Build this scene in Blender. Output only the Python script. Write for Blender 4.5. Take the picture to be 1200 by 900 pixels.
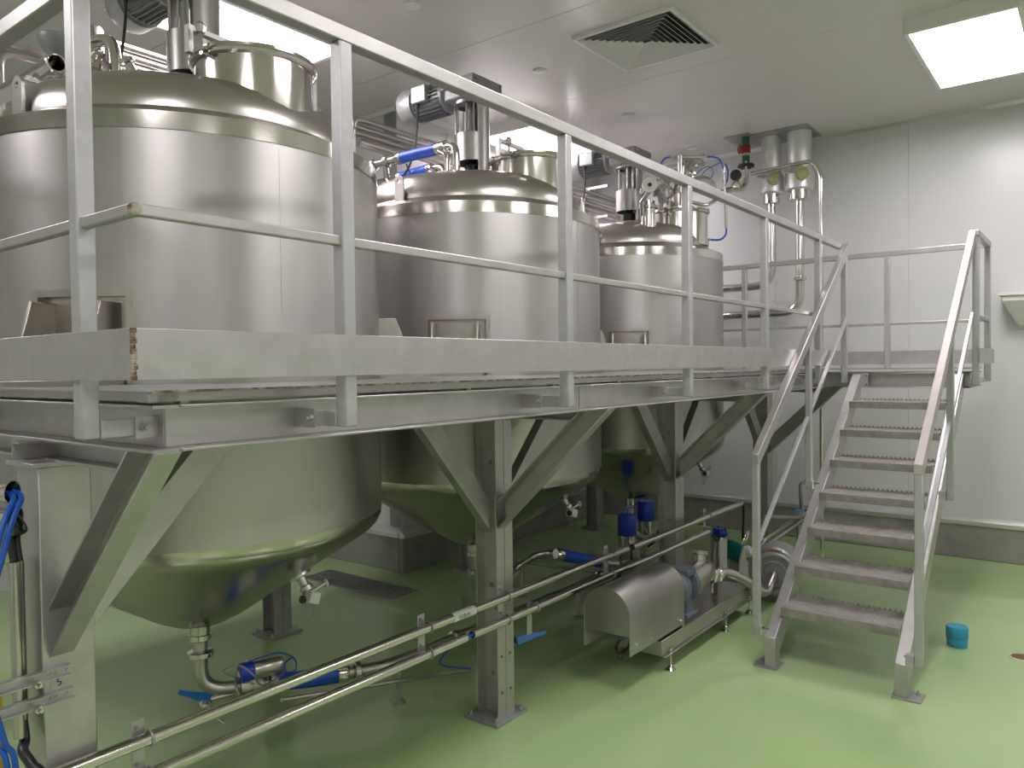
import bpy, bmesh, math, random
from mathutils import Vector, Matrix
random.seed(7)
PI = math.pi
V = Vector
for o in list(bpy.data.objects):
    bpy.data.objects.remove(o)
scn = bpy.context.scene
COL = scn.collection

# ------------------------------------------------------------------ camera
F, CX, CY, CAMH = 901.0, 600.0, 450.0, 1.65
_x = V((1295.5 - CX, 421 - CY, F)).normalized()
_y = V((-567 - CX, 444 - CY, F)); _y = (_y - _x * _x.dot(_y)).normalized()
_z = _x.cross(_y)
if _z.y > 0: _z = -_z
CAMP = V((0, 0, CAMH))
cam = bpy.data.objects.new('camera', bpy.data.cameras.new('camera'))
COL.objects.link(cam)
cam.data.sensor_width = 36.0
cam.data.lens = F / 1200.0 * 36.0
cam.data.clip_start = 0.02
# camera axes (right, up, back) in the world frame
right = V((_x.x, _y.x, _z.x)); down = V((_x.y, _y.y, _z.y)); fwd = V((_x.z, _y.z, _z.z))
M = Matrix((( right.x, -down.x, -fwd.x, 0), (right.y, -down.y, -fwd.y, 0), (right.z, -down.z, -fwd.z, CAMH), (0, 0, 0, 1)))
cam.matrix_world = M
scn.camera = cam

def at(px, py, X=None, Y=None, Z=None):
    """photo pixel -> world point on the plane the thing touches"""
    c = V((px - CX, py - CY, F))
    d = V((_x.dot(c), _y.dot(c), _z.dot(c)))
    if X is not None: t = X / d.x
    elif Y is not None: t = Y / d.y
    else: t = (Z - CAMH) / d.z
    return CAMP + d * t

# ------------------------------------------------------------------ world + exposure
w = bpy.data.worlds.new('world'); scn.world = w; w.use_nodes = True
w.node_tree.nodes['Background'].inputs[0].default_value = (0.55, 0.57, 0.56, 1)
w.node_tree.nodes['Background'].inputs[1].default_value = 0.0
scn.view_settings.view_transform = 'Standard'
scn.view_settings.look = 'None'
scn.view_settings.exposure = 0.15
scn.view_settings.gamma = 1.0
scn.view_settings.use_curve_mapping = False
LAMP_STRENGTH = 19.0

# ------------------------------------------------------------------ materials
MATS = {}
def mat(name, col, metal=0.0, rough=0.5, var=0.0, scale=(8, 8, 8), rvar=0.0, bump=0.0, bscale=60, col2=None, c2=(0.55, 0.75), c2scale=3, emit=None, spec=0.5, coat=0, aniso=0):
    m = bpy.data.materials.new(name); m.use_nodes = True
    nt = m.node_tree; b = nt.nodes['Principled BSDF']
    b.inputs['Base Color'].default_value = (*col, 1)
    b.inputs['Metallic'].default_value = metal
    b.inputs['Roughness'].default_value = rough
    b.inputs['Specular IOR Level'].default_value = spec
    if coat:
        b.inputs['Coat Weight'].default_value = coat; b.inputs['Coat Roughness'].default_value = 0.08
    if aniso:
        b.inputs['Anisotropic'].default_value = aniso; b.inputs['Anisotropic Rotation'].default_value = 0.25
        tg = nt.nodes.new('ShaderNodeTangent'); tg.direction_type = 'RADIAL'; tg.axis = 'Z'
        nt.links.new(tg.outputs[0], b.inputs['Tangent'])
    if emit:
        b.inputs['Emission Color'].default_value = (*emit[:3], 1); b.inputs['Emission Strength'].default_value = emit[3]
    def N(t, **k):
        n = nt.nodes.new(t)
        for a, v in k.items(): setattr(n, a, v)
        return n
    L = nt.links.new
    tc = N('ShaderNodeTexCoord')
    if var or rvar or col2:
        mp = N('ShaderNodeMapping'); mp.inputs['Scale'].default_value = scale
        L(tc.outputs['Object'], mp.inputs['Vector'])
        nz = N('ShaderNodeTexNoise'); nz.inputs['Scale'].default_value = 1.0; nz.inputs['Detail'].default_value = 5
        L(mp.outputs[0], nz.inputs['Vector'])
        src = None
        if var:
            mr = N('ShaderNodeMapRange'); mr.inputs[1].default_value = 0.3; mr.inputs[2].default_value = 0.7
            mr.inputs[3].default_value = 1 - var; mr.inputs[4].default_value = 1 + var
            L(nz.outputs['Fac'], mr.inputs[0])
            mx = N('ShaderNodeVectorMath', operation='SCALE')
            mx.inputs[0].default_value = col
            L(mr.outputs[0], mx.inputs['Scale'])
            src = mx.outputs[0]
        if col2:
            n2 = N('ShaderNodeTexNoise'); n2.inputs['Scale'].default_value = c2scale; n2.inputs['Detail'].default_value = 8
            L(tc.outputs['Object'], n2.inputs['Vector'])
            m2 = N('ShaderNodeMapRange'); m2.inputs[1].default_value = c2[0]; m2.inputs[2].default_value = c2[1]
            L(n2.outputs['Fac'], m2.inputs[0])
            mm = N('ShaderNodeMix', data_type='RGBA')
            L(m2.outputs[0], mm.inputs[0])
            if src: L(src, mm.inputs[6])
            else: mm.inputs[6].default_value = (*col, 1)
            mm.inputs[7].default_value = (*col2, 1)
            src = mm.outputs[2]
        if src: L(src, b.inputs['Base Color'])
        if rvar:
            r = N('ShaderNodeMapRange'); r.inputs[1].default_value = 0.3; r.inputs[2].default_value = 0.7
            r.inputs[3].default_value = max(0.02, rough - rvar); r.inputs[4].default_value = rough + rvar
            L(nz.outputs['Fac'], r.inputs[0]); L(r.outputs[0], b.inputs['Roughness'])
    if bump:
        nb = N('ShaderNodeTexNoise'); nb.inputs['Scale'].default_value = bscale; nb.inputs['Detail'].default_value = 3
        L(tc.outputs['Object'], nb.inputs['Vector'])
        bp = N('ShaderNodeBump'); bp.inputs['Strength'].default_value = bump; bp.inputs['Distance'].default_value = 0.01
        L(nb.outputs['Fac'], bp.inputs['Height']); L(bp.outputs[0], b.inputs['Normal'])
    MATS[name] = m
    return m

mat('galv', (0.50, 0.48, 0.475), 0.85, 0.42, var=0.07, scale=(9, 9, 9), bump=0.04, bscale=90, col2=(0.545, 0.525, 0.52), c2=(0.48, 0.72), c2scale=16)
mat('galv_post', (0.48, 0.465, 0.485), 0.6, 0.45, var=0.06, scale=(14, 14, 5), col2=(0.53, 0.53, 0.54), c2=(0.5, 0.75), c2scale=20)
mat('galv_dull', (0.38, 0.385, 0.385), 0.65, 0.48, var=0.10, scale=(7, 7, 7), bump=0.04, bscale=60)
mat('rust', (0.16, 0.09, 0.055), 0.2, 0.7, var=0.4, scale=(40, 40, 25), bump=0.4, bscale=120, col2=(0.42, 0.36, 0.3), c2=(0.45, 0.6), c2scale=25)
mat('weld', (0.62, 0.6, 0.56), 0.9, 0.35, var=0.3, scale=(60, 60, 60), bump=0.6, bscale=150)
mat('brushed', (0.50, 0.478, 0.468), 1.0, 0.40, var=0.06, scale=(7, 7, 0.8), aniso=0.5, col2=(0.455, 0.434, 0.422), c2=(0.5, 0.8), c2scale=2.2)
mat('satin', (0.54, 0.505, 0.485), 1.0, 0.28, var=0.03, scale=(3, 3, 3))
mat('polished', (0.66, 0.62, 0.595), 1.0, 0.15, var=0.03, scale=(4, 4, 4))
mat('cone_steel', (0.54, 0.505, 0.485), 1.0, 0.20, var=0.04, scale=(3, 3, 3))
mat('pad_steel', (0.50, 0.465, 0.42), 1.0, 0.32, var=0.12, scale=(10, 10, 10))
mat('cast_grey', (0.27, 0.275, 0.28), 0.3, 0.45, var=0.08, scale=(20, 20, 20))
mat('motor_silver', (0.45, 0.46, 0.46), 0.5, 0.40, var=0.06, scale=(20, 20, 20))
mat('blue_grey', (0.12, 0.145, 0.18), 0.1, 0.42)
mat('dark', (0.02, 0.02, 0.022), 0.0, 0.5)
mat('rubber', (0.015, 0.015, 0.016), 0.0, 0.45)
mat('cable_black', (0.02, 0.02, 0.022), 0.0, 0.38)
mat('blue_hose', (0.012, 0.075, 0.52), 0.0, 0.42, bump=0.06, bscale=80)
mat('blue_plastic', (0.01, 0.21, 0.62), 0.0, 0.35)
mat('blue_cap', (0.008, 0.045, 0.50), 0.0, 0.30)
mat('blue_cable', (0.01, 0.09, 0.45), 0.0, 0.35)
mat('cup_blue', (0.03, 0.30, 0.47), 0.0, 0.45, col2=(0.17, 0.13, 0.10), c2=(0.58, 0.66), c2scale=14)
mat('floor_green', (0.40, 0.54, 0.255), 0.0, 0.09, var=0.05, scale=(0.9, 0.9, 0.9), bump=0.02, bscale=2.0, col2=(0.37, 0.51, 0.24), c2=(0.5, 0.75), c2scale=1.3, spec=0.5)
mat('wall_panel', (0.66, 0.655, 0.66), 0.0, 0.28, var=0.015, scale=(2, 2, 2))
mat('ceiling_panel', (0.68, 0.645, 0.625), 0.0, 0.26, var=0.015, scale=(2, 2, 2))
mat('joint', (0.30, 0.30, 0.28), 0.0, 0.6)
mat('concrete', (0.30, 0.295, 0.27), 0.0, 0.5, var=0.08, scale=(3, 3, 3), col2=(0.20, 0.195, 0.18), c2=(0.5, 0.75), c2scale=3.5)
mat('aluminium', (0.76, 0.745, 0.735), 0.85, 0.30, var=0.03, scale=(6, 6, 6))
mat('white_paint', (0.74, 0.72, 0.71), 0.0, 0.35)
mat('lamp_frame', (0.80, 0.785, 0.775), 0.0, 0.4)
mat('lamp_glow', (0.9, 0.9, 0.9), 0.0, 0.5, emit=(1.0, 0.95, 0.98, LAMP_STRENGTH))
mat('tread', (0.34, 0.315, 0.295), 0.45, 0.55, var=0.16, scale=(14, 14, 14), bump=0.25, bscale=70, col2=(0.24, 0.21, 0.185), c2=(0.5, 0.72), c2scale=9)
mat('handrail_worn', (0.47, 0.425, 0.405), 0.5, 0.52, var=0.08, scale=(9, 9, 9))
mat('green_pipe', (0.01, 0.13, 0.045), 0.0, 0.35)
mat('red_pipe', (0.25, 0.02, 0.015), 0.0, 0.35)
mat('teal', (0.0, 0.15, 0.14), 0.0, 0.35)
mat('cream', (0.62, 0.60, 0.50), 0.0, 0.5)
mat('label_white', (0.70, 0.70, 0.68), 0.0, 0.5)
mat('brown', (0.16, 0.09, 0.05), 0.0, 0.5, var=0.2, scale=(30, 30, 30))
mat('foil', (0.80, 0.80, 0.80), 0.75, 0.40, var=0.05, scale=(14, 14, 14), bump=0.4, bscale=24)
mat('lime_disc', (0.34, 0.35, 0.14), 0.1, 0.45, var=0.2, scale=(30, 30, 30))
mat('yellow', (0.55, 0.33, 0.02), 0.0, 0.45)
mat('ink_blue', (0.02, 0.02, 0.22), 0.0, 0.6)
mat('ink_black', (0.03, 0.03, 0.03), 0.0, 0.6)
mat('copper', (0.65, 0.32, 0.13), 1.0, 0.28)

# ------------------------------------------------------------------ mesh helpers
class MB:
    def __init__(s): s.v = []; s.f = []
    def add(s, vs, fs):
        b = len(s.v); s.v += [V(p) for p in vs]; s.f += [tuple(i + b for i in f) for f in fs]; return s
    def box(s, c, d, R=None):
        c = V(c); h = V(d) / 2; vs = []
        for x in (-1, 1):
            for y in (-1, 1):
                for z in (-1, 1):
                    p = V((x * h.x, y * h.y, z * h.z)); vs.append(c + (R @ p if R else p))
        return s.add(vs, [(0, 1, 3, 2), (4, 6, 7, 5), (0, 4, 5, 1), (2, 3, 7, 6), (0, 2, 6, 4), (1, 5, 7, 3)])
    def b2(s, lo, hi):
        lo, hi = V(lo), V(hi); return s.box((lo + hi) / 2, hi - lo)
    def extr(s, sec, p, q, a, b):
        """extrude 2-D section (coords along a, b) from p to q"""
        p, q, a, b = V(p), V(q), V(a), V(b); n = len(sec)
        vs = [p + a * x + b * y for x, y in sec] + [q + a * x + b * y for x, y in sec]
        fs = [(i, (i + 1) % n, n + (i + 1) % n, n + i) for i in range(n)]
        fs += [tuple(range(n - 1, -1, -1)), tuple(range(n, 2 * n))]
        return s.add(vs, fs)
    def bar(s, p, q, w, h, up=(0, 0, 1)):
        p, q, up = V(p), V(q), V(up); d = (q - p).normalized()
        a = d.cross(up).normalized(); b = a.cross(d).normalized()
        return s.extr([(-w / 2, -h / 2), (w / 2, -h / 2), (w / 2, h / 2), (-w / 2, h / 2)], p, q, a, b)
    def chan(s, p, q, h, fl, t, a, b):
        """C channel: web height h along a, flanges fl along b; the web's back lies on p-q"""
        sec = [(-h / 2, 0), (h / 2, 0), (h / 2, fl), (h / 2 - t, fl), (h / 2 - t, t), (-h / 2 + t, t), (-h / 2 + t, fl), (-h / 2, fl)]
        return s.extr(sec, p, q, a, b)
    def tube(s, pts, r, n=12, cap=True):
        pts = [V(p) for p in pts]; k = len(pts); rs = r if isinstance(r, (list, tuple)) else [r] * k
        ds = []
        for i in range(k):
            a = pts[max(0, i - 1)]; b = pts[min(k - 1, i + 1)]; ds.append((b - a).normalized())
        ref = V((0, 0, 1)) if abs(ds[0].z) < 0.9 else V((1, 0, 0))
        u = ds[0].cross(ref).normalized(); vs = []
        for i in range(k):
            u = (u - ds[i] * u.dot(ds[i])).normalized(); w_ = ds[i].cross(u)
            for j in range(n):
                an = 2 * PI * j / n; vs.append(pts[i] + (u * math.cos(an) + w_ * math.sin(an)) * rs[i])
        fs = []
        for i in range(k - 1):
            for j in range(n):
                j2 = (j + 1) % n; fs.append((i * n + j, i * n + j2, (i + 1) * n + j2, (i + 1) * n + j))
        if cap: fs += [tuple(range(n - 1, -1, -1)), tuple(range((k - 1) * n, k * n))]
        return s.add(vs, fs)
    def lathe(s, prof, c=(0, 0, 0), ax=(0, 0, 1), n=32, close=True):
        """prof: list of (radius, height along ax)"""
        c, ax = V(c), V(ax).normalized()
        ref = V((1, 0, 0)) if abs(ax.x) < 0.9 else V((0, 1, 0))
        u = (ref - ax * ref.dot(ax)).normalized(); w_ = ax.cross(u); vs = []; fs = []
        for r, h in prof:
            for j in range(n):
                an = 2 * PI * j / n; vs.append(c + ax * h + (u * math.cos(an) + w_ * math.sin(an)) * r)
        for i in range(len(prof) - 1):
            for j in range(n):
                j2 = (j + 1) % n; fs.append((i * n + j, i * n + j2, (i + 1) * n + j2, (i + 1) * n + j))
        if close:
            if prof[0][0] > 1e-5: fs.append(tuple(range(n - 1, -1, -1)))
            if prof[-1][0] > 1e-5: k = len(prof) - 1; fs.append(tuple(range(k * n, k * n + n)))
        return s.add(vs, fs)
    def cyl(s, p, q, r, n=20):
        p, q = V(p), V(q); return s.lathe([(r, 0), (r, (q - p).length)], p, q - p, n)
    def torus(s, c, ax, R, r, n=24, m=8):
        c, ax = V(c), V(ax).normalized()
        ref = V((1, 0, 0)) if abs(ax.x) < 0.9 else V((0, 1, 0))
        u = (ref - ax * ref.dot(ax)).normalized(); w_ = ax.cross(u); vs = []; fs = []
        for i in range(n):
            a = 2 * PI * i / n; d = u * math.cos(a) + w_ * math.sin(a)
            for j in range(m):
                b = 2 * PI * j / m; vs.append(c + d * (R + r * math.cos(b)) + ax * r * math.sin(b))
        for i in range(n):
            for j in range(m):
                fs.append((i * m + j, ((i + 1) % n) * m + j, ((i + 1) % n) * m + (j + 1) % m, i * m + (j + 1) % m))
        return s.add(vs, fs)
    def shell(s, c, r, z0, z1, cuts=(), n=96, inner=None, a0=0, a1=2 * PI):
        """vertical cylinder wall at c with rectangular cut-outs (a0,a1,z0,z1) that get reveals of depth inner"""
        c = V(c); full = abs(a1 - a0 - 2 * PI) < 1e-6
        an = [a0 + (a1 - a0) * i / n for i in range(n + 1)]
        for ct in cuts: an += [ct[0], ct[1]]
        an = sorted(set(round(x, 6) for x in an)); zs = sorted(set([z0, z1] + [z for ct in cuts for z in ct[2:4]]))
        def P(a, z, rr): return c + V((rr * math.cos(a), rr * math.sin(a), z))
        idx = {}
        def vi(a, z, rr):
            if full and abs(a - a1) < 1e-5: a = a0
            k = (round(a, 5), round(z, 5), round(rr, 5))
            if k not in idx: idx[k] = len(s.v); s.v.append(P(a, z, rr))
            return idx[k]
        for i in range(len(an) - 1):
            for j in range(len(zs) - 1):
                am, zm = (an[i] + an[i + 1]) / 2, (zs[j] + zs[j + 1]) / 2
                if any(ct[0] < am < ct[1] and ct[2] < zm < ct[3] for ct in cuts): continue
                s.f.append((vi(an[i], zs[j], r), vi(an[i + 1], zs[j], r), vi(an[i + 1], zs[j + 1], r), vi(an[i], zs[j + 1], r)))
        if inner:
            ri = r - inner
            for ct in cuts:
                sub = [a for a in an if ct[0] - 1e-5 <= a <= ct[1] + 1e-5]
                for i in range(len(sub) - 1):
                    s.f.append((vi(sub[i], ct[2], r), vi(sub[i + 1], ct[2], r), vi(sub[i + 1], ct[2], ri), vi(sub[i], ct[2], ri)))
                    s.f.append((vi(sub[i], ct[3], ri), vi(sub[i + 1], ct[3], ri), vi(sub[i + 1], ct[3], r), vi(sub[i], ct[3], r)))
                for a in (sub[0], sub[-1]):
                    s.f.append((vi(a, ct[2], r), vi(a, ct[2], ri), vi(a, ct[3], ri), vi(a, ct[3], r)))
        return s
    def build(s, name, m, parent=None, bevel=0, seg=2, solid=0, sharp=35, recalc=True):
        lo = V([min(p[i] for p in s.v) for i in range(3)]); hi = V([max(p[i] for p in s.v) for i in range(3)])
        c = (lo + hi) / 2
        me = bpy.data.meshes.new(name)
        me.from_pydata([p - c for p in s.v], [], s.f); me.update()
        if recalc:
            bm = bmesh.new(); bm.from_mesh(me); bmesh.ops.recalc_face_normals(bm, faces=bm.faces); bm.to_mesh(me); bm.free()
        me.materials.append(MATS[m])
        me.polygons.foreach_set('use_smooth', [True] * len(me.polygons))
        me.set_sharp_from_angle(angle=math.radians(sharp))
        return link(name, me, c, parent, bevel, seg, solid)

def plate(outer, holes, o, u, v, n, th):
    """flat plate with real holes: 2-D loops in the frame (o, u, v), thickness th along n"""
    o, u, v, n = V(o), V(u), V(v), V(n); bm = bmesh.new(); ed = []; loops = []
    for lp in [outer] + holes:
        vs = [bm.verts.new((x, y, 0)) for x, y in lp]; loops.append(vs)
        for i in range(len(vs)): ed.append(bm.edges.new((vs[i], vs[(i + 1) % len(vs)])))
    bmesh.ops.triangle_fill(bm, use_beauty=True, edges=ed)
    bm.verts.index_update(); N_ = len(bm.verts); m = MB()
    co = [o + u * q.co.x + v * q.co.y for q in bm.verts]
    m.v = co + [c + n * th for c in co]
    for f in bm.faces:
        ix = [q.index for q in f.verts]; m.f += [tuple(ix), tuple(i + N_ for i in reversed(ix))]
    for vs in loops:
        k = len(vs)
        for i in range(k):
            a, b = vs[i].index, vs[(i + 1) % k].index; m.f.append((a, b, b + N_, a + N_))
    bm.free(); return m
def circ(x, y, r, n=14): return [(x + r * math.cos(2 * PI * k / n), y + r * math.sin(2 * PI * k / n)) for k in range(n)]
def wloc(o): return V(o['_w']) if o and '_w' in o else V((0, 0, 0))
def link(name, me, c, parent=None, bevel=0, seg=2, solid=0):
    o = bpy.data.objects.new(name, me); COL.objects.link(o)
    o['_w'] = list(c)
    o.location = V(c) - wloc(parent)
    if parent: o.parent = parent
    if solid:
        md = o.modifiers.new('thick', 'SOLIDIFY'); md.thickness = solid; md.offset = -1
        es = o.modifiers.new('split', 'EDGE_SPLIT'); es.split_angle = math.radians(35)
    if bevel:
        md = o.modifiers.new('bevel', 'BEVEL'); md.width = bevel; md.segments = seg; md.limit_method = 'ANGLE'; md.angle_limit = math.radians(40)
    return o
def thing(name, label, cat, loc, group=None):
    o = bpy.data.objects.new(name, None); COL.objects.link(o); o.empty_display_size = 0.1
    o.location = loc; o['_w'] = list(loc); o['label'] = label; o['category'] = cat
    if group: o['group'] = group
    return o
def tag(o, label, cat, group=None):
    o['label'] = label; o['category'] = cat
    if group: o['group'] = group
    return o
def struct(o): o['kind'] = 'structure'; return o
def fil(pts, rad, k=5):
    """round the corners of a polyline"""
    pts = [V(p) for p in pts]; out = [pts[0]]
    for i in range(1, len(pts) - 1):
        a, b, c = pts[i - 1], pts[i], pts[i + 1]
        d1 = (a - b); d2 = (c - b); r = min(rad, d1.length * 0.49, d2.length * 0.49)
        p = b + d1.normalized() * r; q = b + d2.normalized() * r
        for j in range(k + 1):
            t = j / k; out.append(p * (1 - t) ** 2 + b * 2 * t * (1 - t) + q * t * t)
    out.append(pts[-1]); return out
def spl(pts, k=8):
    """smooth curve through points"""
    pts = [V(p) for p in pts]; P = [pts[0]] + pts + [pts[-1]]; out = []
    for i in range(1, len(P) - 2):
        for j in range(k):
            t = j / k; a, b, c, d = P[i - 1], P[i], P[i + 1], P[i + 2]
            out.append(0.5 * ((2 * b) + (c - a) * t + (2 * a - 5 * b + 4 * c - d) * t * t + (3 * b - a - 3 * c + d) * t ** 3))
    out.append(pts[-1]); return out
def pol(c, r, a, z): return V((c[0] + r * math.cos(a), c[1] + r * math.sin(a), z))
BOLT = {}
def bolt(p, ax, parent, r=0.009, h=0.008, m='polished', name='bolt'):
    key = (tuple(round(x, 3) for x in ax), r, h, m)
    if key not in BOLT:
        mb = MB(); mb.lathe([(r, 0), (r, h)], (0, 0, 0), ax, 6); mb.lathe([(r * 0.55, h), (r * 0.5, h * 2.2)], (0, 0, 0), ax, 8)
        o = mb.build(name, m, None); c = V(o['_w']); BOLT[key] = (o.data, c)
        bpy.data.objects.remove(o)
    me, c = BOLT[key]
    return link(name, me, V(p) + c, parent)

# ------------------------------------------------------------------ room
XW, YB, XS, YL, ZC = 7.43, 4.50, 4.36, 6.6, 3.745       # right wall, boxed-out back wall, its side, far wall, ceiling
XN, YN = -2.6, -4.6
GX0, GX1, GY0, GY1 = 3.765, 4.03, 4.04, 5.02          # drain pit
VX0, VX1, VY0, VY1 = 4.175, 4.815, 2.025, 2.665       # duct opening
def frame4(m, lo, hi, x0, x1, y0, y1):
    """slab lo-hi with a rectangular hole"""
    m.b2((lo[0], lo[1], lo[2]), (x0, hi[1], hi[2])); m.b2((x1, lo[1], lo[2]), (hi[0], hi[1], hi[2]))
    m.b2((x0, lo[1], lo[2]), (x1, y0, hi[2])); m.b2((x0, y1, lo[2]), (x1, hi[1], hi[2])); return m
fl = struct(frame4(MB(), (XN, YN, -0.12), (XW + 0.2, YL + 0.2, 0), GX0, GX1, GY0, GY1).build('floor', 'floor_green'))
ce = struct(frame4(MB(), (XN, YN, ZC), (XW + 0.2, YL + 0.2, ZC + 0.12), VX0, VX1, VY0, VY1).build('ceiling', 'joint'))
x0 = 2.58 - 1.265 * 5
for i in range(9):
    a, b = x0 + 1.265 * i, x0 + 1.265 * (i + 1)
    a = max(a, XN + 0.001); b = min(b, XW)
    if a < VX0 and b > VX1:
        frame4(MB(), (a + 0.0015, YN, ZC - 0.006), (b - 0.0015, YL, ZC + 0.002), VX0, VX1, VY0, VY1).build('ceiling_panel', 'ceiling_panel', ce)
    elif b - a > 0.05:
        MB().b2((a + 0.0015, YN, ZC - 0.006), (b - 0.0015, YL, ZC + 0.002)).build('ceiling_panel', 'ceiling_panel', ce, bevel=0.002, seg=1)
def wall(name, lo, hi, axis, seams, nrm):
    o = struct(MB().b2(lo, hi).build(name, 'joint'))
    lo, hi = V(lo), V(hi)
    i = 0 if axis == 'X' else 1
    ed = [lo[i]] + [s_ for s_ in seams if lo[i] + 0.02 < s_ < hi[i] - 0.02] + [hi[i]]
    for a, b in zip(ed[:-1], ed[1:]):
        l, h = V(lo), V(hi); l[i] = a + 0.001; h[i] = b - 0.001
        j = 1 - i
        if nrm < 0: h[j] = l[j] + 0.002; l[j] = l[j] - 0.006
        else: l[j] = h[j] - 0.002; h[j] = h[j] + 0.006
        MB().b2(l, h).build('wall_panel', 'wall_panel', o, bevel=0.0015, seg=1)
    return o
sx = [1.36 + 1.16 * k for k in range(-8, 8)]
wall('wall_right', (XW + 0.006, YN, 0), (XW + 0.15, YB + 0.15, ZC), 'Y', sx, -1)
wall('wall_back', (XS, YB + 0.006, 0), (XW, YB + 0.15, ZC), 'X', [5.5, 6.66], -1)
wall('wall_return', (XS + 0.006, YB + 0.001, 0), (XS + 0.15, YL, ZC), 'Y', [5.6], -1)
wall('wall_far', (XN, YL + 0.006, 0), (XS + 0.1, YL + 0.15, ZC), 'X', [XN + 1.16 * k for k in range(1, 8)], -1)
wall('wall_near', (XN, YN - 0.15, 0), (XW, YN - 0.006, ZC), 'X', [XN + 1.16 * k for k in range(1, 10)], 1)
wall('wall_left', (XN - 0.15, YN, 0), (XN - 0.006, YL, ZC), 'Y', [YN + 1.16 * k for k in range(1, 12)], 1)
# concrete kerb with an aluminium capping along the walls
def kerb(n, lo, hi): struct(MB().b2(lo, hi).build('baseboard_' + n, 'concrete', bevel=0.008))
KT = 0.05
kerb('right', (XW - KT, YN, 0), (XW, YB, 0.285))
kerb('back', (XS - KT, YB - KT, 0), (XW - KT, YB, 0.285))
kerb('return', (XS - KT, YB, 0), (XS, YL, 0.285))
def strip(n, p, q, out):
    """slanted aluminium capping strip; p-q along the wall foot, out = direction into the room"""
    o_ = V(out); sec = [(-0.002, 0.28), (KT + 0.012, 0.28), (KT + 0.012, 0.315), (0.0, 0.352), (-0.002, 0.352)]
    struct(MB().extr(sec, p, q, o_, (0, 0, 1)).build('trim_%d' % n, 'aluminium', bevel=0.003))
strip(1, (XW, YN, 0), (XW, YB - KT, 0), (-1, 0, 0))
strip(2, (XS - KT, YB, 0), (XW, YB, 0), (0, -1, 0))
strip(3, (XS, YB, 0), (XS, YL, 0), (-1, 0, 0))
# coving where wall and ceiling meet
for n, (p, q, o_) in enumerate([((XW, YN, ZC), (XW, YB, ZC), (-1, 0, 0)), ((XS, YB, ZC), (XW, YB, ZC), (0, -1, 0)), ((XS, YB, ZC), (XS, YL, ZC), (-1, 0, 0)), ((XN, YL, ZC), (XS, YL, ZC), (0, -1, 0))]):
    struct(MB().extr([(0, -0.035), (0.004, -0.035), (0.03, -0.012), (0.03, 0), (0, 0)], p, q, o_, (0, 0, 1)).build('trim_%d' % (4 + n), 'aluminium'))

# ------------------------------------------------------------------ ceiling lamps, vent, hanger covers
LZ = 3.64
def lamp(x, y, label, lx=1.165, ly=0.55, off=None):
    t = thing('ceiling_lamp_%s_offscreen' % off if off else 'ceiling_lamp', label, 'ceiling lamp', (x + lx / 2, y + ly / 2, ZC), 'LED box lamps on the ceiling')
    m = MB(); e = 0.028
    m.b2((x - e, y - e, LZ - 0.002), (x, y + ly + e, ZC - 0.004)); m.b2((x + lx, y - e, LZ - 0.002), (x + lx + e, y + ly + e, ZC - 0.004))
    m.b2((x, y - e, LZ - 0.002), (x + lx, y, ZC - 0.004)); m.b2((x, y + ly, LZ - 0.002), (x + lx, y + ly + e, ZC - 0.004))
    m.build('frame', 'lamp_frame', t, bevel=0.003)
    MB().b2((x, y, LZ), (x + lx, y + ly, LZ + 0.012)).build('diffuser_%s_offscreen' % off if off else 'diffuser', 'lamp_glow', t)
    return t
lamp(5.235, 0.405, 'glowing white box lamp on the ceiling in front of the staircase landing')
lamp(5.205, 3.79, 'glowing ceiling lamp showing behind the middle tank lid, above the third tank')
lamp(2.05, 3.79, 'glowing ceiling lamp behind the agitator of the largest-looking tank')
# the same lamp grid carries on over the part of the room outside the picture
for x, y, off, lab in [(2.05, 0.405, 'front', 'ceiling box lamp above the floor in front of the platform'),
                       (-1.12, 0.405, 'front_left', 'ceiling box lamp in the row of the landing lamp, nearest the left wall'),
                       (-1.12, 3.79, 'left', 'ceiling box lamp in the row above the tanks, nearest the left wall'),
                       (5.235, -2.98, 'rear_right', 'ceiling box lamp in the row along the near wall, beside the right wall'),
                       (2.05, -2.98, 'rear', 'ceiling box lamp in the middle of the row along the near wall'),
                       (-1.12, -2.98, 'rear_left', 'ceiling box lamp in the row along the near wall, beside the left wall')]:
    lamp(x, y, lab, off=off)
vx0, vx1, vy0, vy1 = 4.15, 4.84, 2.0, 2.69
vc = V(((vx0 + vx1) / 2, (vy0 + vy1) / 2, ZC)); hs = 0.345
t = thing('air_diffuser', 'square louvred air diffuser set into the ceiling above the platform', 'air vent', vc)
def ring(m, h0, z0, h1, z1, th=0.004):
    """sloped square ring from half size h0 at z0 to h1 at z1"""
    for (a, b) in (((1, 0), (0, 1)), ((0, 1), (-1, 0)), ((-1, 0), (0, -1)), ((0, -1), (1, 0))):
        a, b = V((*a, 0)), V((*b, 0))
        pts = []
        for h, z in ((h0, z0), (h1, z1), (h1 - th, z1), (h0 - th, z0)):
            pts.append((h, z))
        vs = [vc + a * h + b * (-h) + V((0, 0, z - vc.z)) for h, z in pts] + [vc + a * h + b * h + V((0, 0, z - vc.z)) for h, z in pts]
        m.add(vs, [(0, 1, 5, 4), (1, 2, 6, 5), (2, 3, 7, 6), (3, 0, 4, 7), (0, 3, 2, 1), (4, 5, 6, 7)])
m = MB(); ring(m, hs, ZC - 0.03, hs, ZC - 0.006, 0.022); m.build('frame', 'white_paint', t, bevel=0.002)
m = MB()                                               # open sheet-metal duct box above the louvres
frame4(m, (VX0, VY0, ZC - 0.004), (VX1, VY1, ZC + 0.42), VX0 + 0.003, VX1 - 0.003, VY0 + 0.003, VY1 - 0.003)
m.b2((VX0, VY0, ZC + 0.42), (VX1, VY1, ZC + 0.423)); m.build('duct_box', 'galv_dull', t)
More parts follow.
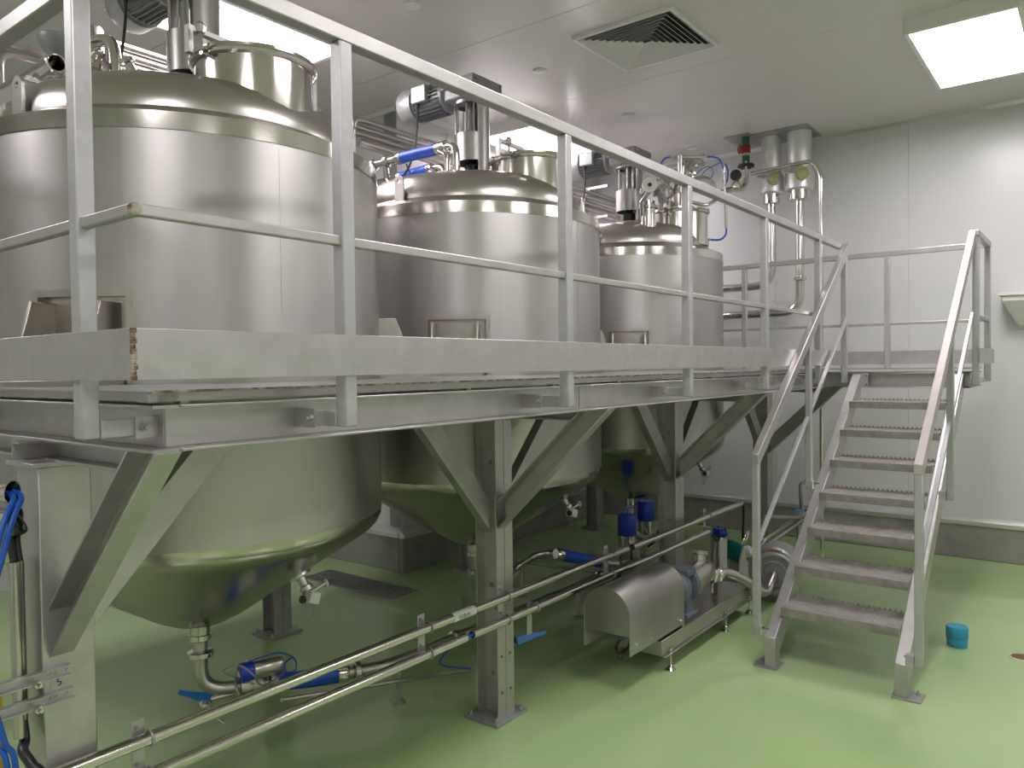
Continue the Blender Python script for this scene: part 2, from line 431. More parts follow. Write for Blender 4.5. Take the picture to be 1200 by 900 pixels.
for k in range(9):
    m = MB(); h = hs - 0.022 - k * 0.0335
    ring(m, h, ZC - 0.032, h - 0.024, ZC - 0.010, 0.002); m.build('louvre', 'white_paint', t)
for (x, y) in ((3.21, 3.175), (4.478, 3.175), (5.724, 3.16), (7.0, 3.17)):
    o = MB().lathe([(0.052, 0), (0.052, 0.006), (0.03, 0.012)], (x, y, ZC - 0.005), (0, 0, -1), 24).build('hanger_cover', 'white_paint')
    tag(o, {3.21: 'small round ceiling cap above the gap before the middle tank', 4.478: 'small round white cap on the ceiling beside the louvred air diffuser', 5.724: 'small round white cap on the ceiling above the third tank', 7.0: 'small round white cap on the ceiling near the corner of the walls'}[x], 'ceiling cap', 'round caps on the ceiling')

# ------------------------------------------------------------------ platform
ZD = 1.605                                  # deck top
PX0, PX1, PY0, PY1 = 0.85, 6.95, 1.65, 4.42  # platform outline
TANKS = [(1.84, 3.2, 0.81), (3.73, 3.2, 0.815), (5.77, 3.2, 0.775)]
plat = thing('steel_platform', 'galvanised steel platform on columns carrying the three tanks', 'platform', (3.7, 3.0, 0))
def ngon_holes(outer, holes, z, th):
    bm = bmesh.new(); ed = []
    for loop in [outer] + holes:
        vs = [bm.verts.new((x, y, z)) for x, y in loop]
        for i in range(len(vs)): ed.append(bm.edges.new((vs[i], vs[(i + 1) % len(vs)])))
    bmesh.ops.triangle_fill(bm, use_beauty=True, edges=ed)
    m = MB(); m.v = [V(v.co) for v in bm.verts]; bm.verts.index_update(); m.f = [tuple(v.index for v in f.verts) for f in bm.faces]
    bm.free(); return m
LX0, LX1, LY0 = 5.95, 6.60, 0.72             # landing at the stair head
outer = [(PX0, PY0), (LX0, PY0), (LX0, LY0), (LX1, LY0), (LX1, 2.95), (PX1, 2.95), (PX1, PY1), (PX0, PY1)]
holes = [[(x + (r + 0.03) * math.cos(a * PI / 24), y + (r + 0.03) * math.sin(a * PI / 24)) for a in range(48)] for x, y, r in TANKS]
dk = ngon_holes(outer, holes, ZD, 0).build('deck_plate', 'galv_dull', plat, solid=0.006, recalc=True)
for p in dk.data.polygons:
    if p.normal.z < 0: p.flip()
# upper frame strip under the deck plate, with packing shims over the edge channel
def frame_strip(p, q): MB().bar(p, q, 0.05, 0.018).build('deck_frame', 'galv', plat)
frame_strip((PX0, PY0 + 0.045, ZD - 0.0155), (LX0, PY0 + 0.045, ZD - 0.0155))
frame_strip((PX0 + 0.045, PY0 + 0.02, ZD - 0.0155), (PX0 + 0.045, PY1, ZD - 0.0155))
for k in range(11):
    x = PX0 + 0.08 + k * 0.5
    MB().b2((x, PY0 + 0.03, 1.572), (x + 0.022, PY0 + 0.06, 1.582)).build('shim', 'galv', plat)
MB().bar((PX0 + 0.01, PY0 + 0.004, ZD - 0.001), (5.9, PY0 + 0.004, ZD - 0.001), 0.010, 0.005).build('deck_edge_bead', 'rust', plat)
# edge channels, flanges outwards
zc_, hc = 1.5205, 0.106
def edge(p, q, b, name='edge_channel'):
    return MB().chan(p, q, hc, 0.065, 0.007, (0, 0, 1), b).build(name, 'galv', plat, bevel=0.0015, seg=1)
edge((PX0 + 0.058, PY0 + 0.065, zc_), (2.66, PY0 + 0.065, zc_), (0, -1, 0))
edge((2.664, PY0 + 0.065, zc_), (4.7, PY0 + 0.065, zc_), (0, -1, 0))
edge((4.704, PY0 + 0.065, zc_), (LX0, PY0 + 0.065, zc_), (0, -1, 0))
edge((PX0 + 0.065, PY0 + 0.066, zc_), (PX0 + 0.065, PY1, zc_), (-1, 0, 0))
for z_ in (zc_ - hc / 2, zc_ + hc / 2 - 0.007): MB().b2((PX0, PY0, z_), (PX0 + 0.066, PY0 + 0.067, z_ + 0.007)).build('corner_flange', 'galv', plat)
edge((LX0 + 0.065, LY0, zc_), (LX0 + 0.065, PY0 + 0.065, zc_), (-1, 0, 0), 'landing_channel')
edge((LX0 + 0.0, LY0 + 0.065, zc_), (LX1, LY0 + 0.065, zc_), (0, -1, 0), 'landing_channel')
edge((LX1 - 0.065, LY0 + 0.07, zc_), (LX1 - 0.065, 2.95, zc_), (1, 0, 0), 'edge_channel')
edge((LX1 - 0.05, 3.015, zc_), (PX1, 3.015, zc_), (0, -1, 0), 'edge_channel')
edge((PX1 - 0.065, 3.02, zc_), (PX1 - 0.065, PY1, zc_), (1, 0, 0), 'edge_channel')
edge((PX0, PY1 - 0.065, zc_), (PX1, PY1 - 0.065, zc_), (0, 1, 0), 'edge_channel')
# columns
def dbl(cx, cy, z0, z1, name='column', drill=()):
    m = MB(); h, fl_, t_ = 0.125, 0.060, 0.007
    for s in (-1, 1):
        o_ = (cx + s * 0.0015, cy, 0)
        sec = [(-h / 2 + t_, 0), (h / 2, 0), (h / 2, fl_), (h / 2 - t_, fl_), (h / 2 - t_, t_), (-h / 2 + t_, t_)]
        m.extr(sec, (cx + s * 0.0015, cy, z0), (cx + s * 0.0015, cy, z1), (0, 1, 0), (s, 0, 0))
        pl = plate([(0, z0), (fl_, z0), (fl_, z1), (0, z1)], [circ(0.030, z, 0.008) for z in drill], (cx + s * 0.0015, cy - h / 2, 0), (s, 0, 0), (0, 0, 1), (0, 1, 0), t_)
        m.add(pl.v, pl.f)
    return m.build(name, 'galv', plat)
def base(c, cx, cy, hx=0.115, hy=0.10):
    MB().b2((cx - hx, cy - hy, 0), (cx + hx, cy + hy, 0.016)).build('base_plate', 'galv_dull', c, bevel=0.002)
    for sx_ in (-1, 1):
        for sy_ in (-1, 1): bolt((cx + sx_ * (hx - 0.022), cy + sy_ * (hy - 0.022), 0.016), (0, 0, 1), c, 0.011, 0.010, 'galv')
ZT = 1.402
colx = [0.89, 2.803, 4.67, 6.40]
FY, RY = 2.2825, 4.10
C1 = MB().b2((0.823, 2.20, 0.012), (0.957, 2.34, ZT)).build('column', 'galv', plat, bevel=0.004)
base(C1, 0.89, 2.27)
MB().b2((0.805, 2.185, ZT), (0.985, 2.36, ZT + 0.012)).build('top_plate', 'galv', C1, bevel=0.002)
cols = [C1]
for x in colx[1:]:
    c = dbl(x, FY, 0.012, ZT, drill=(0.13, 0.30)); base(c, x, FY); cols.append(c)
    for z in (0.2, 0.62, 1.2):
        bolt((x - 0.0085, FY + 0.01, z), (-1, 0, 0), c, 0.012, 0.005, 'galv_dull')
for x in (0.95, 2.875, 4.72, 6.66):
    c = dbl(x, RY, 0.012, ZT); base(c, x, RY)
# cross beams and main beams on the columns
for x, ya_, yb_ in ((0.885, 1.82, PY1 - 0.08), (2.80, 1.82, PY1 - 0.08), (4.67, 1.82, PY1 - 0.08), (6.40, 1.82, 2.70), (6.70, 3.03, PY1 - 0.08)):
    MB().chan((x + 0.03, ya_, 1.441), (x + 0.03, yb_, 1.441), 0.055, 0.05, 0.006, (0, 0, 1), (-1, 0, 0)).build('cross_beam', 'galv', plat)
for y in (2.30, 4.10):
    MB().chan((0.80, y, 1.4405), (6.5 if y < 3 else 6.86, y, 1.4405), 0.056, 0.05, 0.006, (0, 0, 1), (0, -1, 0)).build('main_beam', 'galv', plat)
# braces: one towards the walkway edge (-Y), two along the platform (+-X) at each front column
def brace(p, q, h, flange, side, wall_pt, wall_n, ztop):
    """channel brace cut plumb against the column face and level under the beam"""
    p, q = V(p), V(q); d = (q - p).normalized(); b = V(side); a = b.cross(d).normalized(); t_ = 0.007; wn = V(wall_n)
    sec = [(-h / 2, 0), (h / 2, 0), (h / 2, flange), (h / 2 - t_, flange), (h / 2 - t_, t_), (-h / 2 + t_, t_), (-h / 2 + t_, flange), (-h / 2, flange)]
    n = len(sec); lo, hi = [], []
    for x_, y_ in sec:
        o_ = p + a * x_ + b * y_
        lo.append(o_ + d * ((V(wall_pt) - o_).dot(wn) / d.dot(wn)))
        hi.append(o_ + d * ((ztop - o_.z) / d.z))
    fs = [(i, (i + 1) % n, n + (i + 1) % n, n + i) for i in range(n)] + [tuple(range(n - 1, -1, -1)), tuple(range(n, 2 * n))]
    return MB().add(lo + hi, fs).build('brace', 'galv', plat, bevel=0.0012, seg=1)
for i, x in enumerate(colx):
    fy = 2.20 if i == 0 else 2.22
    xx = x - 0.030
    brace((x + 0.012, fy, 0.965), (x + 0.012, 1.695, 1.467), 0.095, 0.062, (-1, 0, 0), (0, fy + 0.002, 0), (0, 1, 0), 1.469)
    rb = (0.955 if i == 0 else x + 0.060)
    if i < 3: brace((rb, FY - 0.035, 0.985), (rb + 0.41, FY - 0.035, 1.42), 0.095, 0.05, (0, 1, 0), (rb, 0, 0), (1, 0, 0), 1.414)
    if i > 0: brace((x - 0.060, FY - 0.035, 0.955), (x - 0.47, FY - 0.035, 1.42), 0.095, 0.05, (0, 1, 0), (x - 0.060, 0, 0), (1, 0, 0), 1.414)
for x in (2.875, 4.72, 6.66):
    brace((x - 0.06, RY, 0.95), (x - 0.47, RY, 1.42), 0.09, 0.05, (0, -1, 0), (x - 0.060, 0, 0), (1, 0, 0), 1.414)
    brace((x, RY - 0.06, 0.95), (x, RY - 0.5, 1.42), 0.09, 0.05, (-1, 0, 0), (0, RY - 0.062, 0), (0, 1, 0), 1.414)

# ------------------------------------------------------------------ guard railing
RZ = 2.49; TS = 0.040                        # rail centre height, tube size
RYF, RXL, RXE = 1.531, 0.762, 6.53           # railing lines
rail = thing('guard_railing', 'galvanised guard railing with toe boards around the platform edge', 'railing', (3.0, RYF, ZD))
def post(x, y, z0, z1, m='galv_post', p=rail, s=TS):
    return MB().b2((x - s / 2, y - s / 2, z0), (x + s / 2, y + s / 2, z1)).build('post', m, p, bevel=0.004)
def rbar(name, p, q, w, h, m='galv', parent=rail): return MB().bar(p, q, w, h).build(name, m, parent, bevel=0.003)
MZ = 1.972
rbar('top_rail', (RXL - 0.02, RYF, RZ), (5.90, RYF, RZ), TS, TS)
rbar('top_rail', (RXL, RYF + 0.02, RZ), (RXL, 4.4, RZ), TS, TS)
rbar('mid_rail', (RXL, RYF, MZ), (5.345, RYF, MZ), 0.024, 0.024)
rbar('mid_rail', (RXL, RYF, MZ), (RXL, 4.4, MZ), 0.024, 0.024)
MB().box((RXL, RYF, MZ), (0.0255, 0.0255, 0.0255)).build('weld_joint', 'rust', rail, bevel=0.006)
def bracket(x, y, dirv, z=1.522):
    """stub tube from the post foot back to the channel web, bolted to a lug"""
    d = V(dirv); p = V((x, y, z)) + d * 0.02
    br = MB().bar(p, p + d * 0.105, TS, TS).build('bracket', 'galv_post', rail, bevel=0.003)
    q = p + d * 0.115; s_ = V((-d.y, d.x, 0))
    if s_.x > 0.5 or s_.y > 0.5: s_ = -s_
    lug = MB(); lug.box(p + d * (0.118 if abs(d.y) > 0 else 0.10) + s_ * 0.024, (0.055 if abs(d.x) > 0 else 0.008, 0.085 if abs(d.y) > 0 else 0.008, 0.05))
    lo = lug.build('lug', 'galv', br)
    bolt(p + d * 0.09 + s_ * 0.028, s_, br, 0.010, 0.008, 'galv_dull')
fx = [1.293, 2.305, 3.318, 4.335, 5.36]
for x in fx:
    post(x, RYF, 1.502, RZ - TS / 2); bracket(x, RYF, (0, 1, 0))
for y in (1.765, 2.8, 3.85):
    post(RXL, y, 1.502, RZ - TS / 2); bracket(RXL, y, (1, 0, 0))
# toe boards (flat bar outside the posts)
TB0, TB1 = 1.632, 1.735
MB().b2((0.737, RYF - 0.0265, TB0), (5.02, RYF - 0.0205, TB1)).build('toe_board', 'galv', rail, bevel=0.001, seg=1)
MB().b2((0.735, RYF - 0.0265, TB0), (0.741, 4.4, TB1)).build('toe_board', 'galv', rail, bevel=0.001, seg=1)
m = MB(); zz = [TB0 + (TB1 - TB0) * k / 10 for k in range(11)]
for a_, b_ in zip(zz[:-1], zz[1:]):
    wd = 0.007 + 0.006 * random.random(); m.b2((0.7338, RYF - 0.0279, a_), (0.737 + wd, RYF - 0.021, b_ + 0.0005))
m.build('weld_seam', 'rust', rail, bevel=0.002)
MB().b2((5.04, RYF - 0.0205, TB0), (5.92, RYF - 0.0155, TB1)).build('toe_board', 'galv', rail, bevel=0.001, seg=1)
# landing part of the railing
post(5.905, 1.503, 1.50, RZ + 0.02)
rbar('top_rail', (RXE, 0.665, RZ), (RXE, 2.95, RZ), TS, TS)
rbar('top_rail', (RXE + 0.02, 2.93, RZ), (6.90, 2.93, RZ), TS, TS)
rbar('top_rail', (6.90, 2.91, RZ), (6.90, 4.2, RZ), TS, TS)
rbar('mid_rail', (RXE, 0.685, 1.945), (RXE, 2.93, 1.945), 0.022, 0.022)
rbar('mid_rail', (RXE, 2.93, 1.945), (6.90, 2.93, 1.945), 0.022, 0.022)
rbar('mid_rail', (6.90, 2.93, 1.945), (6.90, 4.2, 1.945), 0.022, 0.022)
for x, y in ((RXE, 1.345), (RXE, 2.48), (RXE, 2.92), (6.90, 2.93), (6.90, 4.18)): post(x, y, ZD - 0.003, RZ - 0.02)
post(RXE, 0.678, 1.50, RZ - 0.02)
MB().b2((RXE + 0.021, 0.64, TB0), (RXE + 0.027, 2.905, TB1)).build('toe_board', 'galv', rail)
MB().b2((RXE + 0.021, 2.903, TB0), (6.925, 2.909, TB1)).build('toe_board', 'galv', rail)
MB().b2((6.921, 2.909, TB0), (6.927, 4.2, TB1)).build('toe_board', 'galv', rail)
rbar('top_rail', (5.875, 0.678, RZ), (RXE + 0.02, 0.678, RZ), TS, TS)
rbar('mid_rail', (5.93, 0.678, 1.945), (RXE, 0.678, 1.945), 0.022, 0.022)
MB().b2((5.86, 0.648, TB0), (6.64, 0.656, TB1)).build('toe_board', 'galv', rail)
MB().bar((5.9, 0.70, 1.515), (6.53, 0.70, 1.515), 0.03, 0.03).build('bracket', 'galv_post', rail)
post(5.905, 0.678, 1.49, RZ - 0.02)

# ------------------------------------------------------------------ staircase
stair = thing('staircase', 'galvanised steel staircase with serrated treads and handrails', 'staircase', (4.9, 1.1, 0))
SY = [(1.400, 1.458), (0.755, 0.815)]
SA = V((4.10, 0, 0.17)); SB = V((5.945, 0, 1.565)); sd = (SB - SA).normalized(); sn = V((-sd.z, 0, sd.x))
for k, (y0, y1) in enumerate(SY):
    # outline: vertical foot, sloping flight, plumb end at the landing
    dpt = 0.115
    A = SA; B = SB; A2 = V((A.x + 0.075, 0, 0)); lowline = A - sn * dpt
    tt = (A2.x - lowline.x) / sd.x; kx = lowline + sd * tt
    bx_ = B.x; t2 = (bx_ + 0.004 - lowline.x) / sd.x; kb = lowline + sd * t2
    sec = [(A.x, 0.01), (A2.x, 0.01), (kx.x, kx.z), (kb.x, kb.z), (B.x + 0.004, B.z), (A.x, A.z)]
    st = MB().extr(sec, (0, y0, 0), (0, y1, 0), (1, 0, 0), (0, 0, 1)).build('stringer', 'handrail_worn' if 0 else 'galv', stair, bevel=0.003)
    yo = y1 + 0.05 if k == 0 else y0 - 0.05
    ya, yb = (y0 - 0.012, y1 + 0.06) if k == 0 else (y0 - 0.06, y1 + 0.012)
    MB().b2((A.x - 0.012, ya, 0), (A.x + 0.11, yb, 0.010)).build('foot_plate', 'galv_dull', st, bevel=0.002)
    bolt((A.x + 0.075, (yb - 0.028) if k == 0 else (ya + 0.028), 0.010), (0, 0, 1), st, 0.011, 0.010)
    MB().b2((B.x + 0.001, y0 - 0.05 if k == 0 else y0, 1.475), (B.x + 0.009, y1 if k == 0 else y1 + 0.05, 1.57)).build('end_plate', 'galv', st)
    ysgn = -0.035 if k == 0 else 0.035
    for zz in (1.49, 1.555): bolt((B.x + 0.001, (y0 if k == 0 else y1) + ysgn, zz), (-1, 0, 0), st, 0.009, 0.007)
    # handrail
    yh = 1.4835 if k == 0 else 0.690
    if k == 1: yh = 0.698
    pm = 'handrail_worn'
    r0 = V((4.035, yh, 1.165)); r1 = V((5.91, yh, 2.492))
    rd = (r1 - r0).normalized(); rn = V((-rd.z, 0, rd.x))
    sec = [(r0.x, r0.z - 0.045), (r0.x, r0.z), (r1.x - 0.012, r1.z + 0.018), (r1.x + 0.02, r1.z + 0.018), (r1.x + 0.02, r1.z - 0.018), (r0.x + 0.04, r0.z - 0.045)]
    sec = [(r0.x, r0.z - 0.05), (r0.x, r0.z), (r1.x - 0.02, r1.z + 0.02), (r1.x + 0.02, r1.z + 0.02), (r1.x + 0.02, r1.z - 0.022), (r0.x + 0.04, r0.z - 0.05)]
    MB().extr(sec, (0, yh - 0.02, 0), (0, yh + 0.02, 0), (1, 0, 0), (0, 0, 1)).build('handrail', pm if k else 'galv', stair, bevel=0.003)
    def zrail(x): return r0.z + (x - r0.x) * rd.z / rd.x - 0.02
    for x, zb in ((4.055, 0.195), (4.985, 0.855)):
        po = post(x + 0.002, yh, zb, zrail(x) - 0.012, 'galv_post', stair, 0.037)
        bolt((x, yh - 0.03 if k == 0 else yh + 0.03, zb + 0.035), (0, -1 if k == 0 else 1, 0), po, 0.011, 0.016)
        MB().b2((x - 0.02, (y1 if k == 0 else yh + 0.02), zb), (x + 0.02, (yh - 0.02 if k == 0 else y0), zb + 0.05)).build('post_spacer', 'galv_post', po)
    # mid rail, two lengths
    m0 = V((4.075, yh, 0.675)); m1 = V((5.89, yh, 1.965))
    MB().bar(m0, m0.lerp(m1, 0.49), 0.022, 0.022).build('mid_rail', 'galv_post', stair, bevel=0.002)
    MB().bar(m0.lerp(m1, 0.51), m1, 0.022, 0.022).build('mid_rail', 'galv_post', stair, bevel=0.002)
# treads
for k in range(7):
    x, z = 4.195 + 0.238 * k, 0.315 + 0.1775 * k
    y0, y1 = 0.814, 1.401; dp = 0.275
    m = MB()
    m.b2((x, y0, z - 0.004), (x + dp, y1, z))
    m.b2((x, y0, z - 0.045), (x + 0.004, y1, z - 0.004))
    m.b2((x + dp - 0.004, y0, z - 0.034), (x + dp, y1, z - 0.004))
    td = m.build('tread', 'tread', stair)
    # raised serrations in rows + saw-tooth rear lip
    m = MB(); n = 26
    for i in range(n):
        yy = y0 + (i + 0.5) * (y1 - y0) / n
        for r_ in range(9):
            xx = x + 0.018 + r_ * 0.029 + (0.008 if i % 2 else 0)
            m.add([(xx - 0.008, yy - 0.004, z), (xx + 0.008, yy - 0.006, z), (xx + 0.008, yy + 0.004, z), (xx - 0.008, yy + 0.006, z), (xx, yy, z + 0.004)], [(0, 1, 4), (1, 2, 4), (2, 3, 4), (3, 0, 4)])
    o = m.build('grip_studs', 'tread', td, sharp=10); o['kind'] = 'stuff'
    m = MB(); n = 22
    for i in range(n):
        ya, yb = y0 + i * (y1 - y0) / n, y0 + (i + 1) * (y1 - y0) / n
        m.add([(x + dp - 0.004, ya, z), (x + dp - 0.004, yb, z), (x + dp - 0.004, (ya + yb) / 2, z + 0.016), (x + dp, ya, z), (x + dp, yb, z), (x + dp, (ya + yb) / 2, z + 0.016)], [(0, 1, 2), (3, 5, 4), (0, 2, 5, 3), (1, 4, 5, 2)])
    m.build('rear_lip', 'tread', td, sharp=10)

# ------------------------------------------------------------------ tanks
TN = ['stainless mixing tank at the platform end farthest from the stairs', 'middle one of the three stainless mixing tanks, between two others', 'stainless mixing tank nearest the stair landing and the wall']
LUG0 = (214, 215, 209)
def tank(i, cx, cy, r):
    t = thing('mixing_tank', TN[i], 'tank', (cx, cy, 0.48), 'stainless mixing tanks in the platform')
    c = (cx, cy, 0); hw = 0.192
    LUGA = [math.radians((LUG0[i] + k) % 360) for k in ((0, 117, 238) if i < 2 else (0, 163, 251))]
    cuts = [((a - hw) % (2 * PI), (a + hw) % (2 * PI), 1.50, 1.905) for a in LUGA]
    MB().shell(c, r, 1.02, 2.478, cuts, 96, inner=0.035).build('cladding', 'brushed', t)
    for a in LUGA:                              # bracket pad, gussets, foot plate
        m = MB().shell(c, r - 0.034, 1.47, 1.92, (), 10, None, a - hw - 0.02, a + hw + 0.02)
        pd = m.build('support_pad', 'pad_steel', t)
        m = MB()
        for (z0, z1, b0, b1) in ((1.905, 1.922, -hw - 0.018, hw + 0.018),):
            m.shell(c, r + 0.0015, z0, z1 + 0.008, (), 10, None, a + b0 - 0.012, a + b1 + 0.012)
        m.shell(c, r + 0.0015, 1.50, 1.905, (), 2, None, a - hw - 0.03, a - hw); m.shell(c, r + 0.0015, 1.50, 1.905, (), 2, None, a + hw, a + hw + 0.03)
        m.build('pad_frame', 'pad_steel', t, solid=0.0012, sharp=5)
        d = V((math.cos(a), math.sin(a), 0)); s_ = V((-d.y, d.x, 0)); ctr = V(c)
        for sg in (-1, 1):
            o_ = ctr + s_ * (sg * 0.118 - 0.005)
            sec = [(r - 0.05, 1.625), (r + 0.17, 1.625), (r + 0.165, 1.66), (r + 0.075, 1.885), (r - 0.05, 1.885)]
            MB().extr(sec, o_, o_ + s_ * 0.010, d, (0, 0, 1)).build('support_gusset', 'pad_steel', t, bevel=0.002)
        fp = MB().box(ctr + d * (r + 0.075) + V((0, 0, 1.614)), (0.25, 0.30, 0.020), Matrix.Rotation(a, 3, 'Z')).build('foot_plate', 'pad_steel', t, bevel=0.002)
        for sg in (-1, 0, 1): bolt(ctr + d * (r + 0.15) + s_ * (sg * 0.065) + V((0, 0, 1.624)), (0, 0, 1), fp, 0.014, 0.014, 'cast_grey', 'anchor_nut')
    # rim band, shoulder and dished head
    MB().shell(c, r + 0.003, 2.474, 2.535, (), 96).build('rim_band', 'polished', t)
    rr = r - 0.112
    prof = [(r + 0.003, 2.535), (r - 0.012, 2.543), (rr + 0.008, 2.580), (rr, 2.588), (rr, 2.604), (rr - 0.005, 2.636), (rr - 0.020, 2.672), (rr - 0.046, 2.706), (rr - 0.085, 2.735), (rr - 0.145, 2.760), (rr - 0.25, 2.787), (rr - 0.38, 2.810), (rr - 0.52, 2.825), (0, 2.833)]
    MB().lathe(prof, c, (0, 0, 1), 96, close=False).build('domed_head', 'satin', t, sharp=28)
    # lower knuckle and cone with outlet stub
    prof = [(r, 1.022), (r - 0.004, 0.990), (r - 0.018, 0.962), (r - 0.042, 0.938), (r - 0.085, 0.910), (0.30, 0.640), (0.20, 0.575), (0.13, 0.540), (0.06, 0.520), (0.043, 0.515), (0.043, 0.46)]
    MB().lathe(prof, c, (0, 0, 1), 96).build('bottom_cone', 'cone_steel', t, sharp=30)
    # manhole facing the walkway
    mc = V((cx + 0.030, cy - 0.45, 0)); mr = 0.230
    mh = MB().lathe([(mr, 2.60), (mr, 2.858), (mr - 0.02, 2.858)], mc, (0, 0, 1), 56, close=False).build('manhole', 'polished', t)
    MB().torus(mc + V((0, 0, 2.866)), (0, 0, 1), mr + 0.006, 0.014, 56, 8).build('manhole_rim', 'polished', mh)
    MB().lathe([(mr + 0.016, 2.875), (mr + 0.016, 2.887), (mr * 0.8, 2.905), (mr * 0.5, 2.925), (0, 2.937)], mc, (0, 0, 1), 56, close=False).build('lid', 'polished', mh)
    la = math.radians(190)
    for ang in (190, 60):
        d = V((math.cos(math.radians(ang)), math.sin(math.radians(ang)), 0)); s_ = V((-d.y, d.x, 0))
        m = MB(); p = mc + d * (mr + 0.035) + V((0, 0, 2.862))
        m.tube([p - s_ * 0.03, p + s_ * 0.03], 0.008, 8); m.tube([p, p + V((0, 0, 0.09))], 0.007, 8); m.lathe([(0.016, 0.06), (0.02, 0.085), (0.010, 0.1)], p, (0, 0, 1), 12)
        m.tube([p - V((0, 0, 0.012)), p - d * 0.045 - V((0, 0, 0.012))], 0.008, 8)
        m.build('swing_bolt', 'polished', mh)
    m = MB(); m.bar(mc + V((-0.27, 0.02, 2.955)), mc + V((0.34, 0.06, 2.955)), 0.03, 0.022); m.bar(mc + V((-0.27, 0.02, 2.86)), mc + V((-0.27, 0.02, 2.966)), 0.03, 0.022, (1, 0, 0))
    m.bar(mc + V((0.34, 0.06, 2.80)), mc + V((0.34, 0.06, 2.966)), 0.03, 0.022, (1, 0, 0))
    m.build('lid_arm', 'galv', mh, bevel=0.002)
    # lifting lugs
    for ang in (math.radians(188), math.radians(311), math.radians(70)):
        d = V((math.cos(ang), math.sin(ang), 0)); s_ = V((-d.y, d.x, 0)); o_ = V(c) + d * (rr + 0.012)
        n = 8; sec = [(-0.031, 2.53), (0.031, 2.53)] + [(0.031 * math.cos(k * PI / n), 2.685 + 0.031 * math.sin(k * PI / n)) for k in range(n + 1)]
        lg = plate(sec, [circ(0, 2.684, 0.012)], o_, s_, (0, 0, 1), d, 0.012).build('lifting_lug', 'brushed', t)
        MB().extr([(0, 2.59), (0.055, 2.57), (0.055, 2.67)], o_ - d * 0.055 - s_ * 0.005, o_ - d * 0.055 + s_ * 0.005, d, (0, 0, 1)).build('lug_gusset', 'brushed', lg)
    # shell seams
    for a in (225, 262, 300):
        a = math.radians(a + i * 7); p = pol(c, r + 0.0004, a, 0)
        d = V((math.cos(a), math.sin(a), 0)); s_ = V((-d.y, d.x, 0))
        MB().box(p + V((0, 0, 2.155)), (0.0008, 0.0016, 0.62), Matrix.Rotation(a, 3, 'Z')).build('seam', 'brushed', t)
    return t
for i, (x, y, r) in enumerate(TANKS): tank(i, x, y, r)

